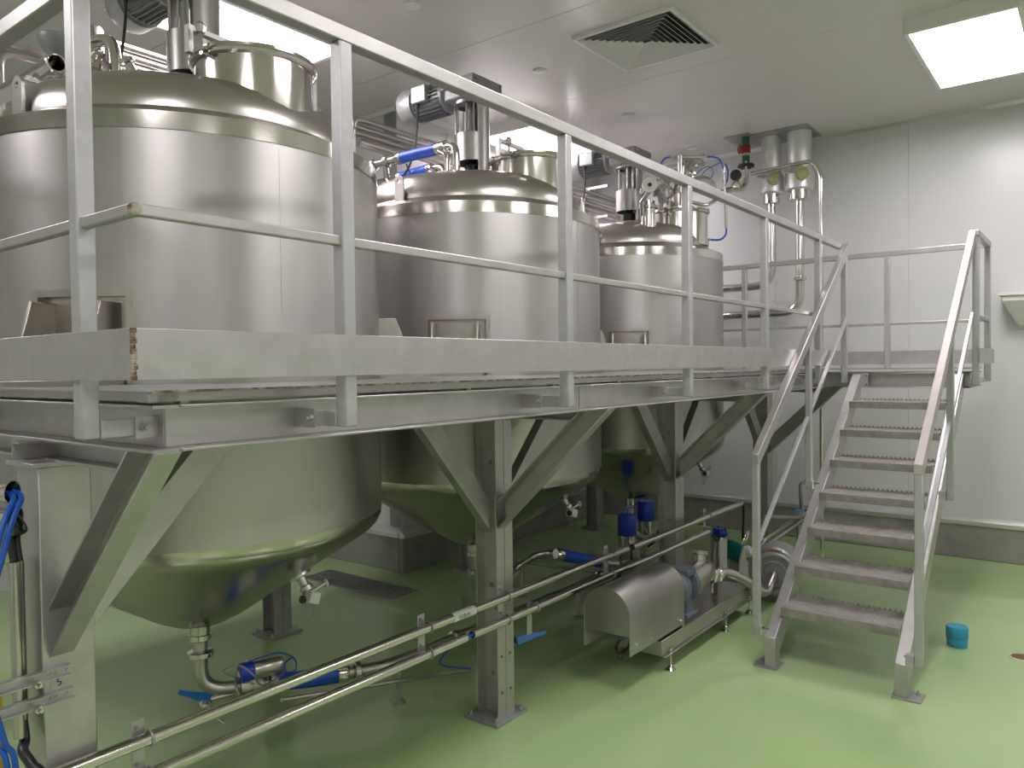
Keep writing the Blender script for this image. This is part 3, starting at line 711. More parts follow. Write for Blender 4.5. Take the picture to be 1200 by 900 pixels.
# ------------------------------------------------------------------ agitator drives
AN = ['agitator drive with finned motor standing on the tank farthest from the stairs', 'agitator drive with finned motor standing on the middle tank', 'agitator drive with finned motor standing on the tank nearest the stairs']
for i, (cx, cy, r) in enumerate(TANKS):
    t = thing('agitator_drive', AN[i], 'agitator', (cx, cy, 2.80), 'agitator drives on the tanks')
    c = (cx + 0.03, cy, 0); R_ = 0.112
    view = math.atan2(-cy, -cx)               # windows look at the walkway side
    wn = [(math.radians(a), math.radians(b), z0, z1) for a, b in ((128, 240), (0, 100)) for z0, z1 in ((2.855, 2.945), (3.12, 3.305))]
    MB().shell(c, R_, 2.79, 3.33, wn, 40).build('lantern', 'brushed', t, solid=0.006)
    MB().lathe([(0.15, 2.785), (0.15, 2.80)], c, (0, 0, 1), 32).build('mounting_flange', 'polished', t)
    MB().lathe([(0.03, 3.0), (0.075, 3.0), (0.075, 3.10), (0.060, 3.11), (0.060, 3.26), (0.03, 3.27), (0.03, 3.34)], c, (0, 0, 1), 24).build('coupling', 'cast_grey', t)
    MB().lathe([(0.065, 2.80), (0.065, 2.87), (0.05, 2.88), (0.05, 2.93), (0.03, 2.94), (0.03, 3.0)], c, (0, 0, 1), 24).build('shaft_seal', 'rubber', t)
    for a in (150, 200, 228):
        p = pol(c, R_ - 0.018, math.radians(a), 3.09); MB().cyl(p, p + V((0, 0, 0.22)), 0.007, 8).build('tie_rod', 'polished', t)
    g = MB(); g.b2((cx - 0.10, cy - 0.12, 3.325), (cx + 0.16, cy + 0.12, 3.41)); gb = g.build('gearbox', 'cast_grey', t, bevel=0.012)
    g = MB(); g.b2((cx - 0.115, cy - 0.135, 3.395), (cx + 0.175, cy + 0.135, 3.452)); g.build('gearbox_lid', 'cast_grey', gb, bevel=0.006)
    for dx, dy in ((-0.09, -0.136), (0.15, -0.136)): bolt((cx + dx, cy + dy, 3.424), (0, -1, 0), gb, 0.012, 0.006)
    MB().b2((cx - 0.14, cy - 0.1, 3.33), (cx - 0.10, cy - 0.05, 3.375)).build('gearbox_foot', 'cast_grey', gb, bevel=0.004)
    my = cy + 0.12; mz = 3.405; ax = V((cx + 0.02, my, mz))
    mo = MB().lathe([(0.06, -0.02), (0.075, 0.03), (0.10, 0.05), (0.10, 0.07), (0.092, 0.075), (0.092, 0.30), (0.10, 0.30), (0.10, 0.32)], ax, (0, 1, 0), 36).build('motor', 'cast_grey', t)
    m = MB()
    for k in range(26):
        a = 2 * PI * k / 26; d = V((math.cos(a), 0, math.sin(a)))
        p = ax + d * 0.10 + V((0, 0.08, 0)); m.bar(p, p + V((0, 0.22, 0)), 0.003, 0.022, d)
    m.build('cooling_fins', 'cast_grey', mo)
    MB().lathe([(0.118, 0.315), (0.120, 0.33), (0.120, 0.42), (0.112, 0.44), (0.05, 0.448), (0, 0.45)], ax, (0, 1, 0), 36).build('fan_cover', 'white_paint' if 0 else 'motor_silver', mo)
    d = V((-0.62, 0, 0.25)).normalized(); tb = ax + V((-0.10, 0.22, 0.02))
    MB().box(tb, (0.06, 0.13, 0.11)).build('terminal_box', 'motor_silver', mo, bevel=0.008)
    MB().lathe([(0.012, 0), (0.012, 0.03)], tb + V((-0.01, 0.02, -0.08)), (0, 0, 1), 10).build('cable_gland', 'dark', mo)
    q = tb + V((-0.01, 0.02, -0.07))
    o = MB().tube(spl([q, q + V((-0.005, 0, -0.12)), q + V((-0.03, 0.01, -0.30)), q + V((-0.06, 0.10, -0.46)), q + V((-0.06, 0.40, -0.50))]), 0.007, 8).build('motor_cable', 'cable_black')
    tag(o, ['black power cable hanging from the agitator motor on the tank farthest from the stairs', 'black power cable hanging from the agitator motor on the middle tank', 'black power cable hanging from the agitator motor on the tank nearest the stairs'][i], 'cable', 'agitator motor cables')

#PART2
# ------------------------------------------------------------------ conduits along the front columns
CY_ = 2.165
def clampring(m, p, ax, R_, r=0.004): m.torus(p, ax, R_, r, 20, 6)
def conduit(name, x0, x1, z, label):
    t = thing(name, label, 'pipe', ((x0 + x1) / 2, CY_, z), 'conduit tubes along the columns')
    m = MB(); m.lathe([(0.0195, 0), (0.0195, x1 - x0)], (x0, CY_, z), (1, 0, 0), 20, close=False)
    m.lathe([(0.0165, x1 - x0), (0.0165, 0)], (x0, CY_, z), (1, 0, 0), 20, close=False)
    for x in (x0, x1): m.lathe([(0.0165, 0), (0.0195, 0)], (x, CY_, z), (1, 0, 0), 20, close=False)
    m.build('tube', 'polished', t)
    MB().cyl((x0 + 0.06, CY_, z), (x1 - 0.06, CY_, z), 0.012, 12).build('cable_bundle', 'cable_black', t)
    return t
ZU, ZL = 0.598, 0.492
cu = conduit('conduit_tube', 0.45, 3.86, ZU, 'long upper stainless conduit tube passing the tag and the bare column')
conduit('conduit_tube', 3.92, 5.60, ZU, 'upper conduit tube ending in a black cable behind the stair post')
conduit('conduit_tube', 0.45, 2.455, ZL, 'lower conduit tube ending at the gap with blue cable before the column')
conduit('conduit_tube', 2.50, 5.02, ZL, 'lower conduit tube starting at the column and passing the motor cover')
m = MB().lathe([(0.0202, 0), (0.0202, 0.14)], (2.37, CY_, ZU), (1, 0, 0), 20, close=False); tp = m.build('tape_tag', 'label_white', cu)
def text(s_, size, org, u, v, m_, parent, ext=0.0004):
    cv = bpy.data.curves.new('lettering', 'FONT'); cv.body = s_; cv.size = size; cv.extrude = ext; cv.align_x = 'CENTER'; cv.align_y = 'CENTER'
    o = bpy.data.objects.new('lettering', cv); COL.objects.link(o)
    dg = bpy.context.evaluated_depsgraph_get(); me = bpy.data.meshes.new_from_object(o.evaluated_get(dg))
    bpy.data.objects.remove(o)
    u, v = V(u), V(v); n = u.cross(v)
    me.transform(Matrix(((u.x, v.x, n.x, 0), (u.y, v.y, n.y, 0), (u.z, v.z, n.z, 0), (0, 0, 0, 1))))
    me.materials.clear(); me.materials.append(MATS[m_])
    return link('lettering', me, org, parent)
text('V10-H', 0.026, (2.43, CY_ - 0.0208, ZU - 0.001), (1, 0, 0), (0, 0, 1), 'ink_black', tp)
# flat-bar brackets with U-bolts
for k, (x, lab) in enumerate([(1.075, 'flat-bar pipe bracket beside the wide box column'), (2.225, 'flat-bar pipe bracket between the box column and the holed column'), (2.74, 'flat-bar pipe bracket fixed to the column with round holes'), (2.96, 'small flat-bar bracket just past the holed column'), (3.68, 'flat-bar pipe bracket before the motor cover'), (5.0, 'flat-bar pipe bracket past the third column')]):
    t = thing('pipe_bracket', lab, 'bracket', (x, CY_, ZL - 0.05), 'flat-bar brackets on the conduits')
    hi = ZU + 0.055 if k != 3 else ZL + 0.02
    lo = ZL - 0.035 if k != 3 else ZL - 0.13
    MB().b2((x - 0.032, CY_ + 0.021, lo), (x + 0.006, CY_ + 0.026, hi)).build('flat_bar', 'galv', t, bevel=0.001, seg=1)
    if k == 2: MB().b2((x - 0.03, CY_ + 0.026, ZL), (x + 0.005, FY - 0.0625, ZL + 0.05)).build('spacer', 'galv', t)
    for z in ((ZU, ZL) if k != 3 else (ZL,)):
        m = MB(); m.torus((x + 0.010, CY_, z), (1, 0, 0), 0.0225, 0.0035, 20, 6); m.build('u_bolt', 'galv_dull', t)
        bolt((x - 0.02, CY_ + 0.021, z + 0.035), (0, -1, 0), t, 0.007, 0.005, 'galv_dull')
o = MB().tube(spl([(2.44, CY_, ZL), (2.478, CY_ + 0.004, ZL - 0.004), (2.52, CY_, ZL)]), 0.009, 8).build('blue_cable', 'blue_cable'); tag(o, 'blue cable bridging the gap between the lower conduit tubes', 'cable')
q0 = at(553, 784, Y=2.55)
o = MB().tube(spl([(2.48, CY_, ZL), (2.50, 2.25, ZL - 0.05), (2.60, 2.45, 0.27), q0]), 0.005, 8).build('sensor_cable', 'blue_cable'); tag(o, 'thin blue sensor cable drooping from the conduit gap to a thin tube', 'cable')
p0 = at(330, 820, Y=2.62)
o = MB().tube([p0, q0 + V((-0.001, 0, 0))], 0.010, 10).build('thin_tube', 'satin'); tag(o, 'thin stainless tube beneath the blue product hose', 'pipe')
o = MB().tube(spl([(3.855, CY_, ZU), (3.89, CY_, ZU - 0.002), (3.93, CY_, ZU)]), 0.011, 8).build('black_cable', 'cable_black'); tag(o, 'short black cable bridging the gap in the upper conduit', 'cable')
o = MB().tube(spl([(3.86, CY_, ZU - 0.005), (3.845, CY_ + 0.030, ZU - 0.05), (3.84, CY_ + 0.042, ZU - 0.16), (3.86, CY_ + 0.2, 0.34)]), 0.008, 8).build('black_cable', 'cable_black'); tag(o, 'black cable dropping from the conduit gap behind the motor cover', 'cable')
o = MB().tube(spl([(5.585, CY_, ZU), (5.64, CY_, ZU - 0.01), (5.68, CY_ + 0.01, ZU - 0.10), (5.69, CY_ + 0.02, ZU - 0.22), (5.69, CY_ + 0.02, 0.30)]), 0.009, 8).build('black_cable', 'cable_black'); tag(o, 'black cable curving down out of the upper conduit end', 'cable')
o = MB().tube(spl([(5.0, CY_, ZL), (5.06, CY_ - 0.01, ZL - 0.03), (5.12, CY_ - 0.01, ZL - 0.085), (5.2, CY_, ZL - 0.07), (5.27, 2.2, 0.44)]), 0.008, 8).build('black_cable', 'cable_black'); tag(o, 'black cable looping from the lower conduit to the upright stainless canister', 'cable')

# ------------------------------------------------------------------ bottom outlets and product lines
def pipe(pts, r, m='satin', name='product_pipe', rad=0.08, parent=None, n=16, k=6):
    return MB().tube(fil(pts, rad, k), r, n).build(name, m, parent)
def ferrule(p, ax, R_, parent, name='clamp', w_=0.02, m='polished'):
    return MB().lathe([(R_ * 0.72, -w_), (R_, -w_ * 0.55), (R_, w_ * 0.55), (R_ * 0.72, w_)], p, ax, 24).build(name, m, parent)
t = thing('outlet_line', 'stainless outlet elbow and valve under the tank farthest from the stairs', 'pipe assembly', (1.84, 3.2, 0.2))
x, y = 1.84, 3.2
v0 = V((2.02, 3.08, 0.215))
pipe([(x, y, 0.47), (x, y, 0.215), v0], 0.031, parent=t, name='elbow_pipe', rad=0.13, n=20, k=8)
ferrule((x, y, 0.462), (0, 0, 1), 0.048, t); ferrule((x, y, 0.385), (0, 0, 1), 0.056, t, w_=0.018)
dv = V((0.18, -0.12, 0)).normalized()
vb = MB().lathe([(0.03, -0.05), (0.058, -0.045), (0.058, -0.02), (0.045, 0), (0.058, 0.02), (0.058, 0.045), (0.03, 0.05)], v0, dv, 24).build('valve_body', 'satin', t)
bd = v0 + dv * 0.05
h0 = at(322, 799, Z=0.215); h1 = at(402, 789, Z=0.215)
pipe([v0 + dv * 0.03, h0 + (h1 - h0).normalized() * 0.01], 0.030, parent=t, name='tee_elbow', rad=0.07)

MB().lathe([(0.028, -0.05), (0.045, -0.045), (0.045, -0.01), (0.036, 0), (0.036, 0.05), (0.028, 0.06)], v0 + V((0, 0, 0.05)), (0.2, 0.2, 0.9), 22).build('valve_bonnet', 'satin', t)
MB().torus(v0 + V((-0.02, 0, 0)), (0.3, -0.8, 0.5), 0.075, 0.006, 24, 6).build('clamp_ring', 'galv_dull', t)
# blue lever handle
def lever(p, q, up, parent=None, name='lever_handle'):
    p, q = V(p), V(q); d = (q - p).normalized(); s_ = d.cross(V(up)).normalized(); m = MB()
    L_ = (q - p).length
    up = s_.cross(d).normalized()
    sec = [(0, -0.020), (L_ * 0.3, -0.024), (L_ * 0.75, -0.013), (L_, -0.011), (L_, 0.010), (L_ * 0.7, 0.012), (L_ * 0.3, 0.020), (0, 0.024)]
    m.extr(sec, p - up * 0.009, p + up * 0.009, d, s_)
    return m.build(name, 'blue_plastic', parent, bevel=0.004)
lv = v0 + V((-0.05, -0.06, -0.03))
lever(at(249, 819, Z=0.15), at(210, 811, Z=0.165), (-0.35, -0.75, 0.55), t)
MB().tube([at(249, 819, Z=0.15), v0 + V((0, -0.02, -0.01))], 0.014, 10).build('valve_stem', 'polished', t)
p = at(240, 832, Z=0.11); MB().lathe([(0.02, 0), (0.03, 0.01), (0.03, 0.03), (0.018, 0.04), (0.018, 0.09)], p, (0.5, 0.5, 0.55), 18).build('drain_cock', 'polished', t)
MB().tube([p, p + V((0.05, -0.08, -0.06))], 0.005, 8).build('cock_lever', 'polished', t)
a0, a1 = at(293, 786, Z=0.30), at(330, 777, Z=0.30)
ac = MB().lathe([(0.036, 0), (0.040, 0.008), (0.040, (a1 - a0).length - 0.008), (0.036, (a1 - a0).length)], a0, a1 - a0, 24).build('valve_actuator', 'satin', t)
e = (a1 - a0).normalized(); MB().lathe([(0.041, -0.045), (0.043, -0.035), (0.043, 0.01), (0.041, 0.012)], a0, e, 24).build('actuator_cap', 'blue_cap', ac)
MB().tube([a0 - e * 0.04, v0.lerp(bd, 0.6) + V((0, 0, 0.03))], 0.022, 12).build('actuator_yoke', 'satin', ac)
o = MB().tube(spl([a0 + V((0, 0, 0.04)), at(310, 769, Z=0.36), at(328, 765, Z=0.38), at(345, 772, Z=0.36), at(346, 785, Z=0.30), at(336, 788, Z=0.28), at(334, 778, Z=0.31), at(342, 770, Z=0.35)]), 0.004, 6).build('air_tube', 'blue_cable'); tag(o, 'thin blue air tube coiled over the valve beside the floor', 'tube')
o = MB().tube(spl([v0 + V((-0.02, -0.05, 0.02)), at(262, 788, Z=0.33), at(280, 780, Z=0.42), at(296, 790, Z=0.37), at(308, 803, Z=0.29), h0.lerp(h1, 0.15) + V((0, 0, 0.038))]), 0.004, 6).build('signal_cable', 'galv_dull'); tag(o, 'grey signal cable looped over the first outlet valve', 'cable')
# blue hose and long pipe to the pump
hl = thing('product_line', 'stainless product pipe with blue hose running low to the pump', 'pipe assembly', (3.3, 2.72, 0.2))
MB().tube([h0, h0.lerp(h1, 0.5) + V((0, 0, -0.006)), h1], 0.040, 20).build('hose', 'blue_hose', hl)
h2 = at(418, 786, Z=0.215)
ferrule(h0, h1 - h0, 0.045, hl, 'hose_collar', 0.025); ferrule(h1, h1 - h0, 0.045, hl, 'hose_collar', 0.03)
ln = [h1, h2, at(452, 780, Z=0.215), V((2.75, 2.72, 0.215)), V((4.95, 2.70, 0.215))]
pipe(ln, 0.030, parent=hl, name='pipe_run', rad=0.12)
ferrule(h2, h2 - h1, 0.050, hl)
MB().tube([h2 + V((0, 0, 0.03)), h2 + V((0, 0, 0.085))], 0.009, 8).build('clamp_nut', 'polished', hl)
MB().tube([h2 + V((0, 0, -0.03)), h2 + V((0, 0, -0.075))], 0.009, 8).build('clamp_nut', 'polished', hl)
g = at(467, 777, Z=0.2); lg = MB(); lg.tube([(g.x, g.y, 0.19), (g.x, g.y, 0.055)], 0.011, 10); lg.lathe([(0.03, 0.0), (0.03, 0.012), (0.012, 0.03), (0.012, 0.06)], (g.x, g.y, 0), (0, 0, 1), 16); lg.build('support_foot', 'satin', hl)
vx = 3.32; MB().lathe([(0.03, -0.05), (0.055, -0.045), (0.055, 0.045), (0.03, 0.05)], (vx, 2.72, 0.215), (1, 0, 0), 22).build('valve_body', 'satin', hl)
lever(at(605, 751, Z=0.20), at(640, 741, Z=0.22), (-0.55, -0.65, 0.5), hl)
MB().tube([at(605, 751, Z=0.20), (vx, 2.70, 0.215)], 0.014, 10).build('valve_stem', 'dark', hl)
for x in (3.3, 4.2):
    m = MB(); m.tube([(x, 2.72, 0.19), (x, 2.72, 0.02)], 0.012, 10); m.lathe([(0.035, 0), (0.035, 0.01), (0.012, 0.025)], (x, 2.72, 0), (0, 0, 1), 16); m.build('support_foot', 'satin', hl)
ferrule((3.0, 2.72, 0.215), (1, 0, 0), 0.043, hl); ferrule((4.45, 2.705, 0.215), (1, 0, 0), 0.043, hl)
# second line from the middle tank
sl = thing('product_line', 'stainless pipe with dark blue hose coming from under the middle tank', 'pipe assembly', (4.1, 3.2, 0.25))
x, y = 3.73, 3.2
pipe([(x, y, 0.47), (x, y, 0.20), (x + 0.22, y - 0.02, 0.20)], 0.031, parent=sl, name='elbow_pipe', rad=0.1)
ferrule((x, y, 0.455), (0, 0, 1), 0.048, sl); ferrule((x, y, 0.34), (0, 0, 1), 0.052, sl)
k0, k1 = at(655, 650, Z=0.30), at(704, 659, Z=0.17)
pipe([(x + 0.20, y - 0.02, 0.20), at(602, 667, Z=0.20), at(628, 650, Z=0.30), at(645, 648, Z=0.30), k0], 0.027, parent=sl, name='pipe_run', rad=0.08)
MB().tube([k0, k0.lerp(k1, .5), k1], 0.042, 18).build('hose', 'blue_hose', sl)
ferrule(k0, k1 - k0, 0.047, sl, 'hose_collar', 0.035); ferrule(k1, k1 - k0, 0.045, sl, 'hose_collar', 0.03)
pipe([k1, at(722, 662, Z=0.13), at(745, 660, Z=0.10)], 0.028, parent=sl, name='pipe_run')
pipe([at(606, 657, Z=0.20), at(650, 664, Z=0.14), at(712, 671, Z=0.08)], 0.012, m='galv_dull', parent=sl, name='thin_pipe')
for px, py, pz_ in ((718, 661, 0.135), (612, 661, 0.24)):
    q = at(px, py, Z=pz_); m = MB(); m.tube([q, (q.x, q.y, 0.02)], 0.012, 10); m.lathe([(0.035, 0), (0.035, 0.01), (0.012, 0.025)], (q.x, q.y, 0), (0, 0, 1), 16); m.build('support_foot', 'satin', sl)
# outlet of the third tank: twin actuators with blue heads
tx, ty = 5.77, 3.2
al = thing('valve_cluster', 'stainless valve with blue-headed actuators under the tank nearest the stairs', 'valve', (tx, ty, 0))
pipe([(tx, ty, 0.47), (tx, ty, 0.22), (tx + 0.05, ty - 0.18, 0.16)], 0.031, parent=al, name='elbow_pipe', rad=0.09)
for (px, rr, zt, Yd) in ((735, 0.072, 0.45, 3.05), (757, 0.070, 0.47, 3.16)):
    b = at(px, 630, Y=Yd); bx2, by2 = b.x, b.y
    a_ = MB().lathe([(rr * 0.93, 0.05), (rr, 0.06), (rr, zt - 0.17), (rr * 0.93, zt - 0.165)], (bx2, by2, 0), (0, 0, 1), 28).build('actuator', 'polished', al)
    MB().lathe([(rr * 1.03, zt - 0.17), (rr * 1.05, zt - 0.16), (rr * 1.05, zt - 0.02), (rr * 0.9, zt), (0, zt + 0.004)], (bx2, by2, 0), (0, 0, 1), 28).build('actuator_cap', 'blue_cap', a_)
    m = MB(); m.tube([(bx2, by2, 0.06), (bx2, by2, 0.0)], 0.02, 12); m.lathe([(0.05, 0), (0.05, 0.012)], (bx2, by2, 0), (0, 0, 1), 18); m.build('support_foot', 'satin', a_)
    MB().tube(spl([(bx2, by2, zt), (bx2 + 0.01, by2, zt + 0.03), (bx2 - 0.01, by2 + 0.03, zt + 0.035), (tx, ty - 0.03, 0.44)]), 0.005, 6).build('air_tube', 'blue_cable', a_)
b = at(745, 650, Y=2.95)
MB().lathe([(0.05, 0.0), (0.05, 0.012), (0.03, 0.02), (0.03, 0.2), (0.045, 0.2), (0.045, 0.23)], (b.x, b.y, 0), (0, 0, 1), 22).build('valve_body', 'satin', al)
q = at(772, 622, Y=2.9); MB().lathe([(0.02, 0), (0.05, 0.01), (0.05, 0.04), (0.02, 0.05)], q, (0.3, -1, 0.1), 18).build('sensor_head', 'dark', al)
MB().tube(spl([q, at(768, 632, Y=2.95), at(760, 640, Y=3.05)]), 0.012, 8).build('sensor_arm', 'dark', al)
# sampling valves on the cones
SVN = ['white-tagged sampling valve on the cone of the tank farthest from the stairs', 'white-tagged sampling valve on the cone of the middle tank', 'white-tagged sampling valve under the tank nearest the stairs']
for i, (cx, cy, r) in enumerate(TANKS):
    a = math.radians((-60, -55, -60)[i]); rr = (0.47, 0.57, 0.57)[i]
    zc = 0.910 - (r - 0.085 - rr) * (0.27 / (r - 0.385))
    p = pol((cx, cy), rr, a, zc); nrm = V((math.cos(a) * 0.5, math.sin(a) * 0.5, -0.86)).normalized()
    t = thing('sampling_valve', SVN[i], 'valve', p, 'sampling valves on the tank cones')
    MB().lathe([(0.05, -0.01), (0.05, 0.008), (0.022, 0.012), (0.018, 0.05), (0.028, 0.055), (0.028, 0.075)], p, nrm, 20).build('nozzle', 'satin', t)
    q = p + nrm * 0.09
    MB().box(q + nrm * 0.02, (0.055, 0.055, 0.05), Matrix.Rotation(0.35, 3, 'Y')).build('valve_block', 'label_white', t, bevel=0.004)
    MB().tube([q, q + V((0.07, -0.02, 0.03))], 0.007, 8).build('stem', 'satin', t)
    MB().torus(q + V((0.075, -0.021, 0.03)), (1, -0.3, 0.2), 0.014, 0.006, 16, 6).build('ring_handle', 'label_white', t)
    MB().tube([q - nrm * 0.03, q + V((-0.055, -0.03, -0.005))], 0.006, 8).build('knob_stem', 'satin', t)
    MB().lathe([(0.012, -0.012), (0.018, 0), (0.012, 0.012)], q + V((-0.06, -0.033, -0.008)), (1, 0.5, 0.1), 12).build('knob', 'dark', t)
    ch = spl([q + V((-0.02, 0, -0.04)), q + V((-0.015, 0, -0.09)), q + V((0.01, 0, -0.105)), q + V((0.025, 0, -0.07)), q + V((0.02, 0, -0.03))], 4)
    m = MB()
    for j in range(0, len(ch) - 1): m.torus((ch[j] + ch[j + 1]) / 2, (0, 1, 0) if j % 2 else (1, 0, 0), 0.006, 0.0016, 8, 5)
    m.build('chain', 'galv_dull', t)

# ------------------------------------------------------------------ pump skid
sk = thing('pump_skid', 'pump skid with arched stainless motor cover on a stainless tray', 'pump', (4.2, 2.07, 0))
SX0, SX1, SY0, SY1 = 3.68, 4.97, 1.86, 2.14
m = MB(); m.b2((SX0, SY0 + 0.004, 0.176), (SX1, SY1, 0.180))
for yy, s_ in ((SY0, 1), (SY1, -1)):
    m.b2((SX0, min(yy, yy + s_ * 0.004), 0.10), (SX1, max(yy, yy + s_ * 0.004), 0.18)); m.b2((SX0, min(yy, yy - s_ * 0.022), 0.096), (SX1, max(yy, yy - s_ * 0.022), 0.100))
m.b2((SX0, SY0, 0.10), (SX0 + 0.004, SY1, 0.176)); m.b2((SX1 - 0.004, SY0, 0.10), (SX1, SY1, 0.176))
m.build('tray', 'satin', sk, bevel=0.002)
for x, y in ((3.77, SY0 - 0.008), (4.53, SY0 - 0.008), (3.77, SY1 + 0.008), (4.5, SY1 + 0.008), (4.93, SY0 - 0.008)):
    m = MB(); m.lathe([(0.028, 0.0), (0.03, 0.006), (0.012, 0.026), (0.006, 0.03), (0.006, 0.115), (0.012, 0.115), (0.012, 0.125)], (x, y, 0), (0, 0, 1), 16); m.build('levelling_foot', 'polished', sk)
# arched cover, open below
ya, yb = 1.855, 2.125; yc = (ya + yb) / 2; rr = (yb - ya) / 2; zs = 0.395
arc = [(yb, 0.205)] + [(yc + rr * math.cos(a * PI / 20), zs + rr * math.sin(a * PI / 20)) for a in range(21)] + [(ya, 0.205)]
m = MB(); n = len(arc)
for x in (3.33, 3.95): m.v += [V((x, y_, z_)) for y_, z_ in arc]
m.f += [(i, i + 1, n + i + 1, n + i) for i in range(n - 1)]
cv = m.build('motor_cover', 'brushed', sk, solid=0.003)
m = MB(); pl = [(y_, z_) for y_, z_ in arc[1:-1]] ; pl = [(yb - 0.002, 0.30)] + [(yc + (y_ - yc) * 0.985, z_) for y_, z_ in pl] + [(ya + 0.002, 0.30)]
m.extr(pl, (3.335, 0, 0), (3.338, 0, 0), (0, 1, 0), (0, 0, 1)); m.build('end_panel', 'brushed', cv)
m = MB(); m.extr([(yc + (y_ - yc) * 0.985, z_) for y_, z_ in arc], (3.94, 0, 0), (3.943, 0, 0), (0, 1, 0), (0, 0, 1)); m.build('end_panel', 'brushed', cv)
MB().b2((3.943, ya + 0.01, 0.18), (3.975, yb - 0.01, 0.42)).build('cover_foot', 'satin', cv, bevel=0.003)
for x, z in ((3.40, 0.25), (3.55, 0.235), (3.90, 0.235)): bolt((x, ya - 0.001, z), (0, -1, 0), cv, 0.007, 0.004)
MB().lathe([(0.09, 0), (0.11, 0.01), (0.11, 0.40), (0.09, 0.42)], (3.42, yc, 0.345), (1, 0, 0), 30).build('motor', 'blue_grey', sk)
for x in (3.72, 3.84): MB().b2((x, yc - 0.10, 0.178), (x + 0.05, yc + 0.10, 0.27)).build('motor_foot', 'blue_grey', sk, bevel=0.004)
MB().torus((3.60, yb - 0.08, 0.15), (0.3, 1, 0.3), 0.05, 0.008, 20, 8).build('cable_loop', 'cable_black', sk)
# bearing housing and pump
bh = MB(); bh.lathe([(0.05, 0), (0.05, 0.10), (0.085, 0.11), (0.10, 0.13), (0.10, 0.17), (0.075, 0.18), (0.075, 0.23), (0.11, 0.235), (0.11, 0.275), (0.10, 0.28)], (3.96, yc, 0.345), (1, 0, 0), 32)
bo = bh.build('bearing_housing', 'blue_grey', sk)
m = MB(); m.b2((4.10, yc - 0.09, 0.18), (4.24, yc + 0.09, 0.205)); m.b2((4.12, yc - 0.07, 0.20), (4.22, yc + 0.07, 0.30)); m.build('housing_foot', 'blue_grey', bo, bevel=0.006)
MB().b2((4.12, yc - 0.085, 0.415), (4.22, yc + 0.085, 0.455)).build('housing_cap', 'blue_grey', bo, bevel=0.006)
MB().torus((4.02, yc + 0.03, 0.40), (1, 0, 0), 0.08, 0.012, 24, 8).build('guard_ring', 'galv_dull', bo)
pb = MB().lathe([(0.06, 0), (0.105, 0.01), (0.105, 0.04), (0.09, 0.05), (0.085, 0.20), (0.075, 0.30), (0.05, 0.33)], (4.235, yc, 0.345), (1, 0, 0.03), 32).build('pump_body', 'satin', sk)
MB().lathe([(0.055, 0), (0.055, 0.02), (0.04, 0.03), (0.04, 0.07), (0.05, 0.075), (0.05, 0.095)], (4.45, yc, 0.40), (0.2, 0, 1), 22).build('pump_port', 'satin', pb)
op = V((4.53, yc - 0.03, 0.325))
pp = [op, op + V((0.22, -0.03, -0.02)), at(875, 681, Y=1.85), at(897, 697, Y=1.78), V((5.205, 1.785, 0.205))]
pipe(pp, 0.032, parent=sk, name='discharge_pipe', rad=0.07)
ferrule(op + V((0.03, -0.004, -0.003)), (1, -0.1, -0.08), 0.05, sk); ferrule(op + V((0.10, -0.013, -0.01)), (1, -0.1, -0.08), 0.048, sk)
for dx in (0.03, 0.1): MB().tube([op + V((dx, -0.01, -0.03)), op + V((dx, -0.01, -0.11))], 0.007, 8).build('clamp_nut', 'polished', sk)
MB().b2((4.62, yc - 0.05, 0.18), (4.66, yc - 0.01, 0.31)).build('pipe_saddle', 'satin', sk)

# ------------------------------------------------------------------ canister, teal pump, round motor behind the stairs
b = at(843, 660, Y=2.22); t = thing('canister', 'upright stainless canister with white label and blue fittings on top', 'canister', (b.x, b.y, 0))
MB().lathe([(0.055, 0.095), (0.060, 0.10), (0.060, 0.40), (0.055, 0.405)], (b.x, b.y, 0), (0, 0, 1), 28).build('body', 'polished', t)
MB().lathe([(0.062, 0.405), (0.064, 0.41), (0.064, 0.43), (0.03, 0.435), (0.03, 0.455), (0, 0.456)], (b.x, b.y, 0), (0, 0, 1), 28).build('cap', 'blue_cap', t)
MB().shell((b.x, b.y, 0), 0.0608, 0.13, 0.385, (), 8, None, math.radians(205), math.radians(262)).build('label_sheet', 'label_white', t)
m = MB(); m.lathe([(0.055, 0), (0.055, 0.012), (0.03, 0.02), (0.03, 0.1)], (b.x, b.y, 0), (0, 0, 1), 20); m.build('stand', 'satin', t)
for a in (30, 150, 270):
    p = pol((b.x, b.y), 0.045, math.radians(a), 0.435); MB().tube([p, p + V((0, 0, 0.03))], 0.008, 8).build('fitting', 'blue_cap', t)
b = at(868, 650, Y=2.15); t = thing('small_pump', 'small teal motor with cream cover beside the stainless canister', 'pump', (b.x, b.y, 0))
MB().lathe([(0.05, -0.02), (0.075, 0), (0.075, 0.14), (0.05, 0.16)], (b.x, b.y - 0.02, b.z), (0.35, 0.9, 0.15), 26).build('motor', 'teal', t)
MB().lathe([(0.045, 0), (0.045, 0.02), (0.03, 0.05)], (b.x - 0.01, b.y - 0.05, b.z + 0.03), (-0.3, -1, 0.3), 20).build('motor_cap', 'label_white', t)
MB().extr([(-0.04, 0.03), (0.04, 0.03), (0.03, b.z - 0.02), (0.0, b.z + 0.09), (-0.03, b.z - 0.02)], (b.x - 0.10, b.y - 0.06, 0), (b.x - 0.085, b.y - 0.045, 0), (0.75, -0.66, 0), (0, 0, 1)).build('cover', 'cream', t, bevel=0.004)
MB().b2((b.x - 0.08, b.y - 0.06, 0), (b.x + 0.08, b.y + 0.12, 0.05)).build('foot', 'cast_grey', t, bevel=0.004)
MB().b2((b.x - 0.03, b.y, 0.05), (b.x + 0.03, b.y + 0.08, b.z)).build('pedestal', 'cast_grey', t, bevel=0.004)
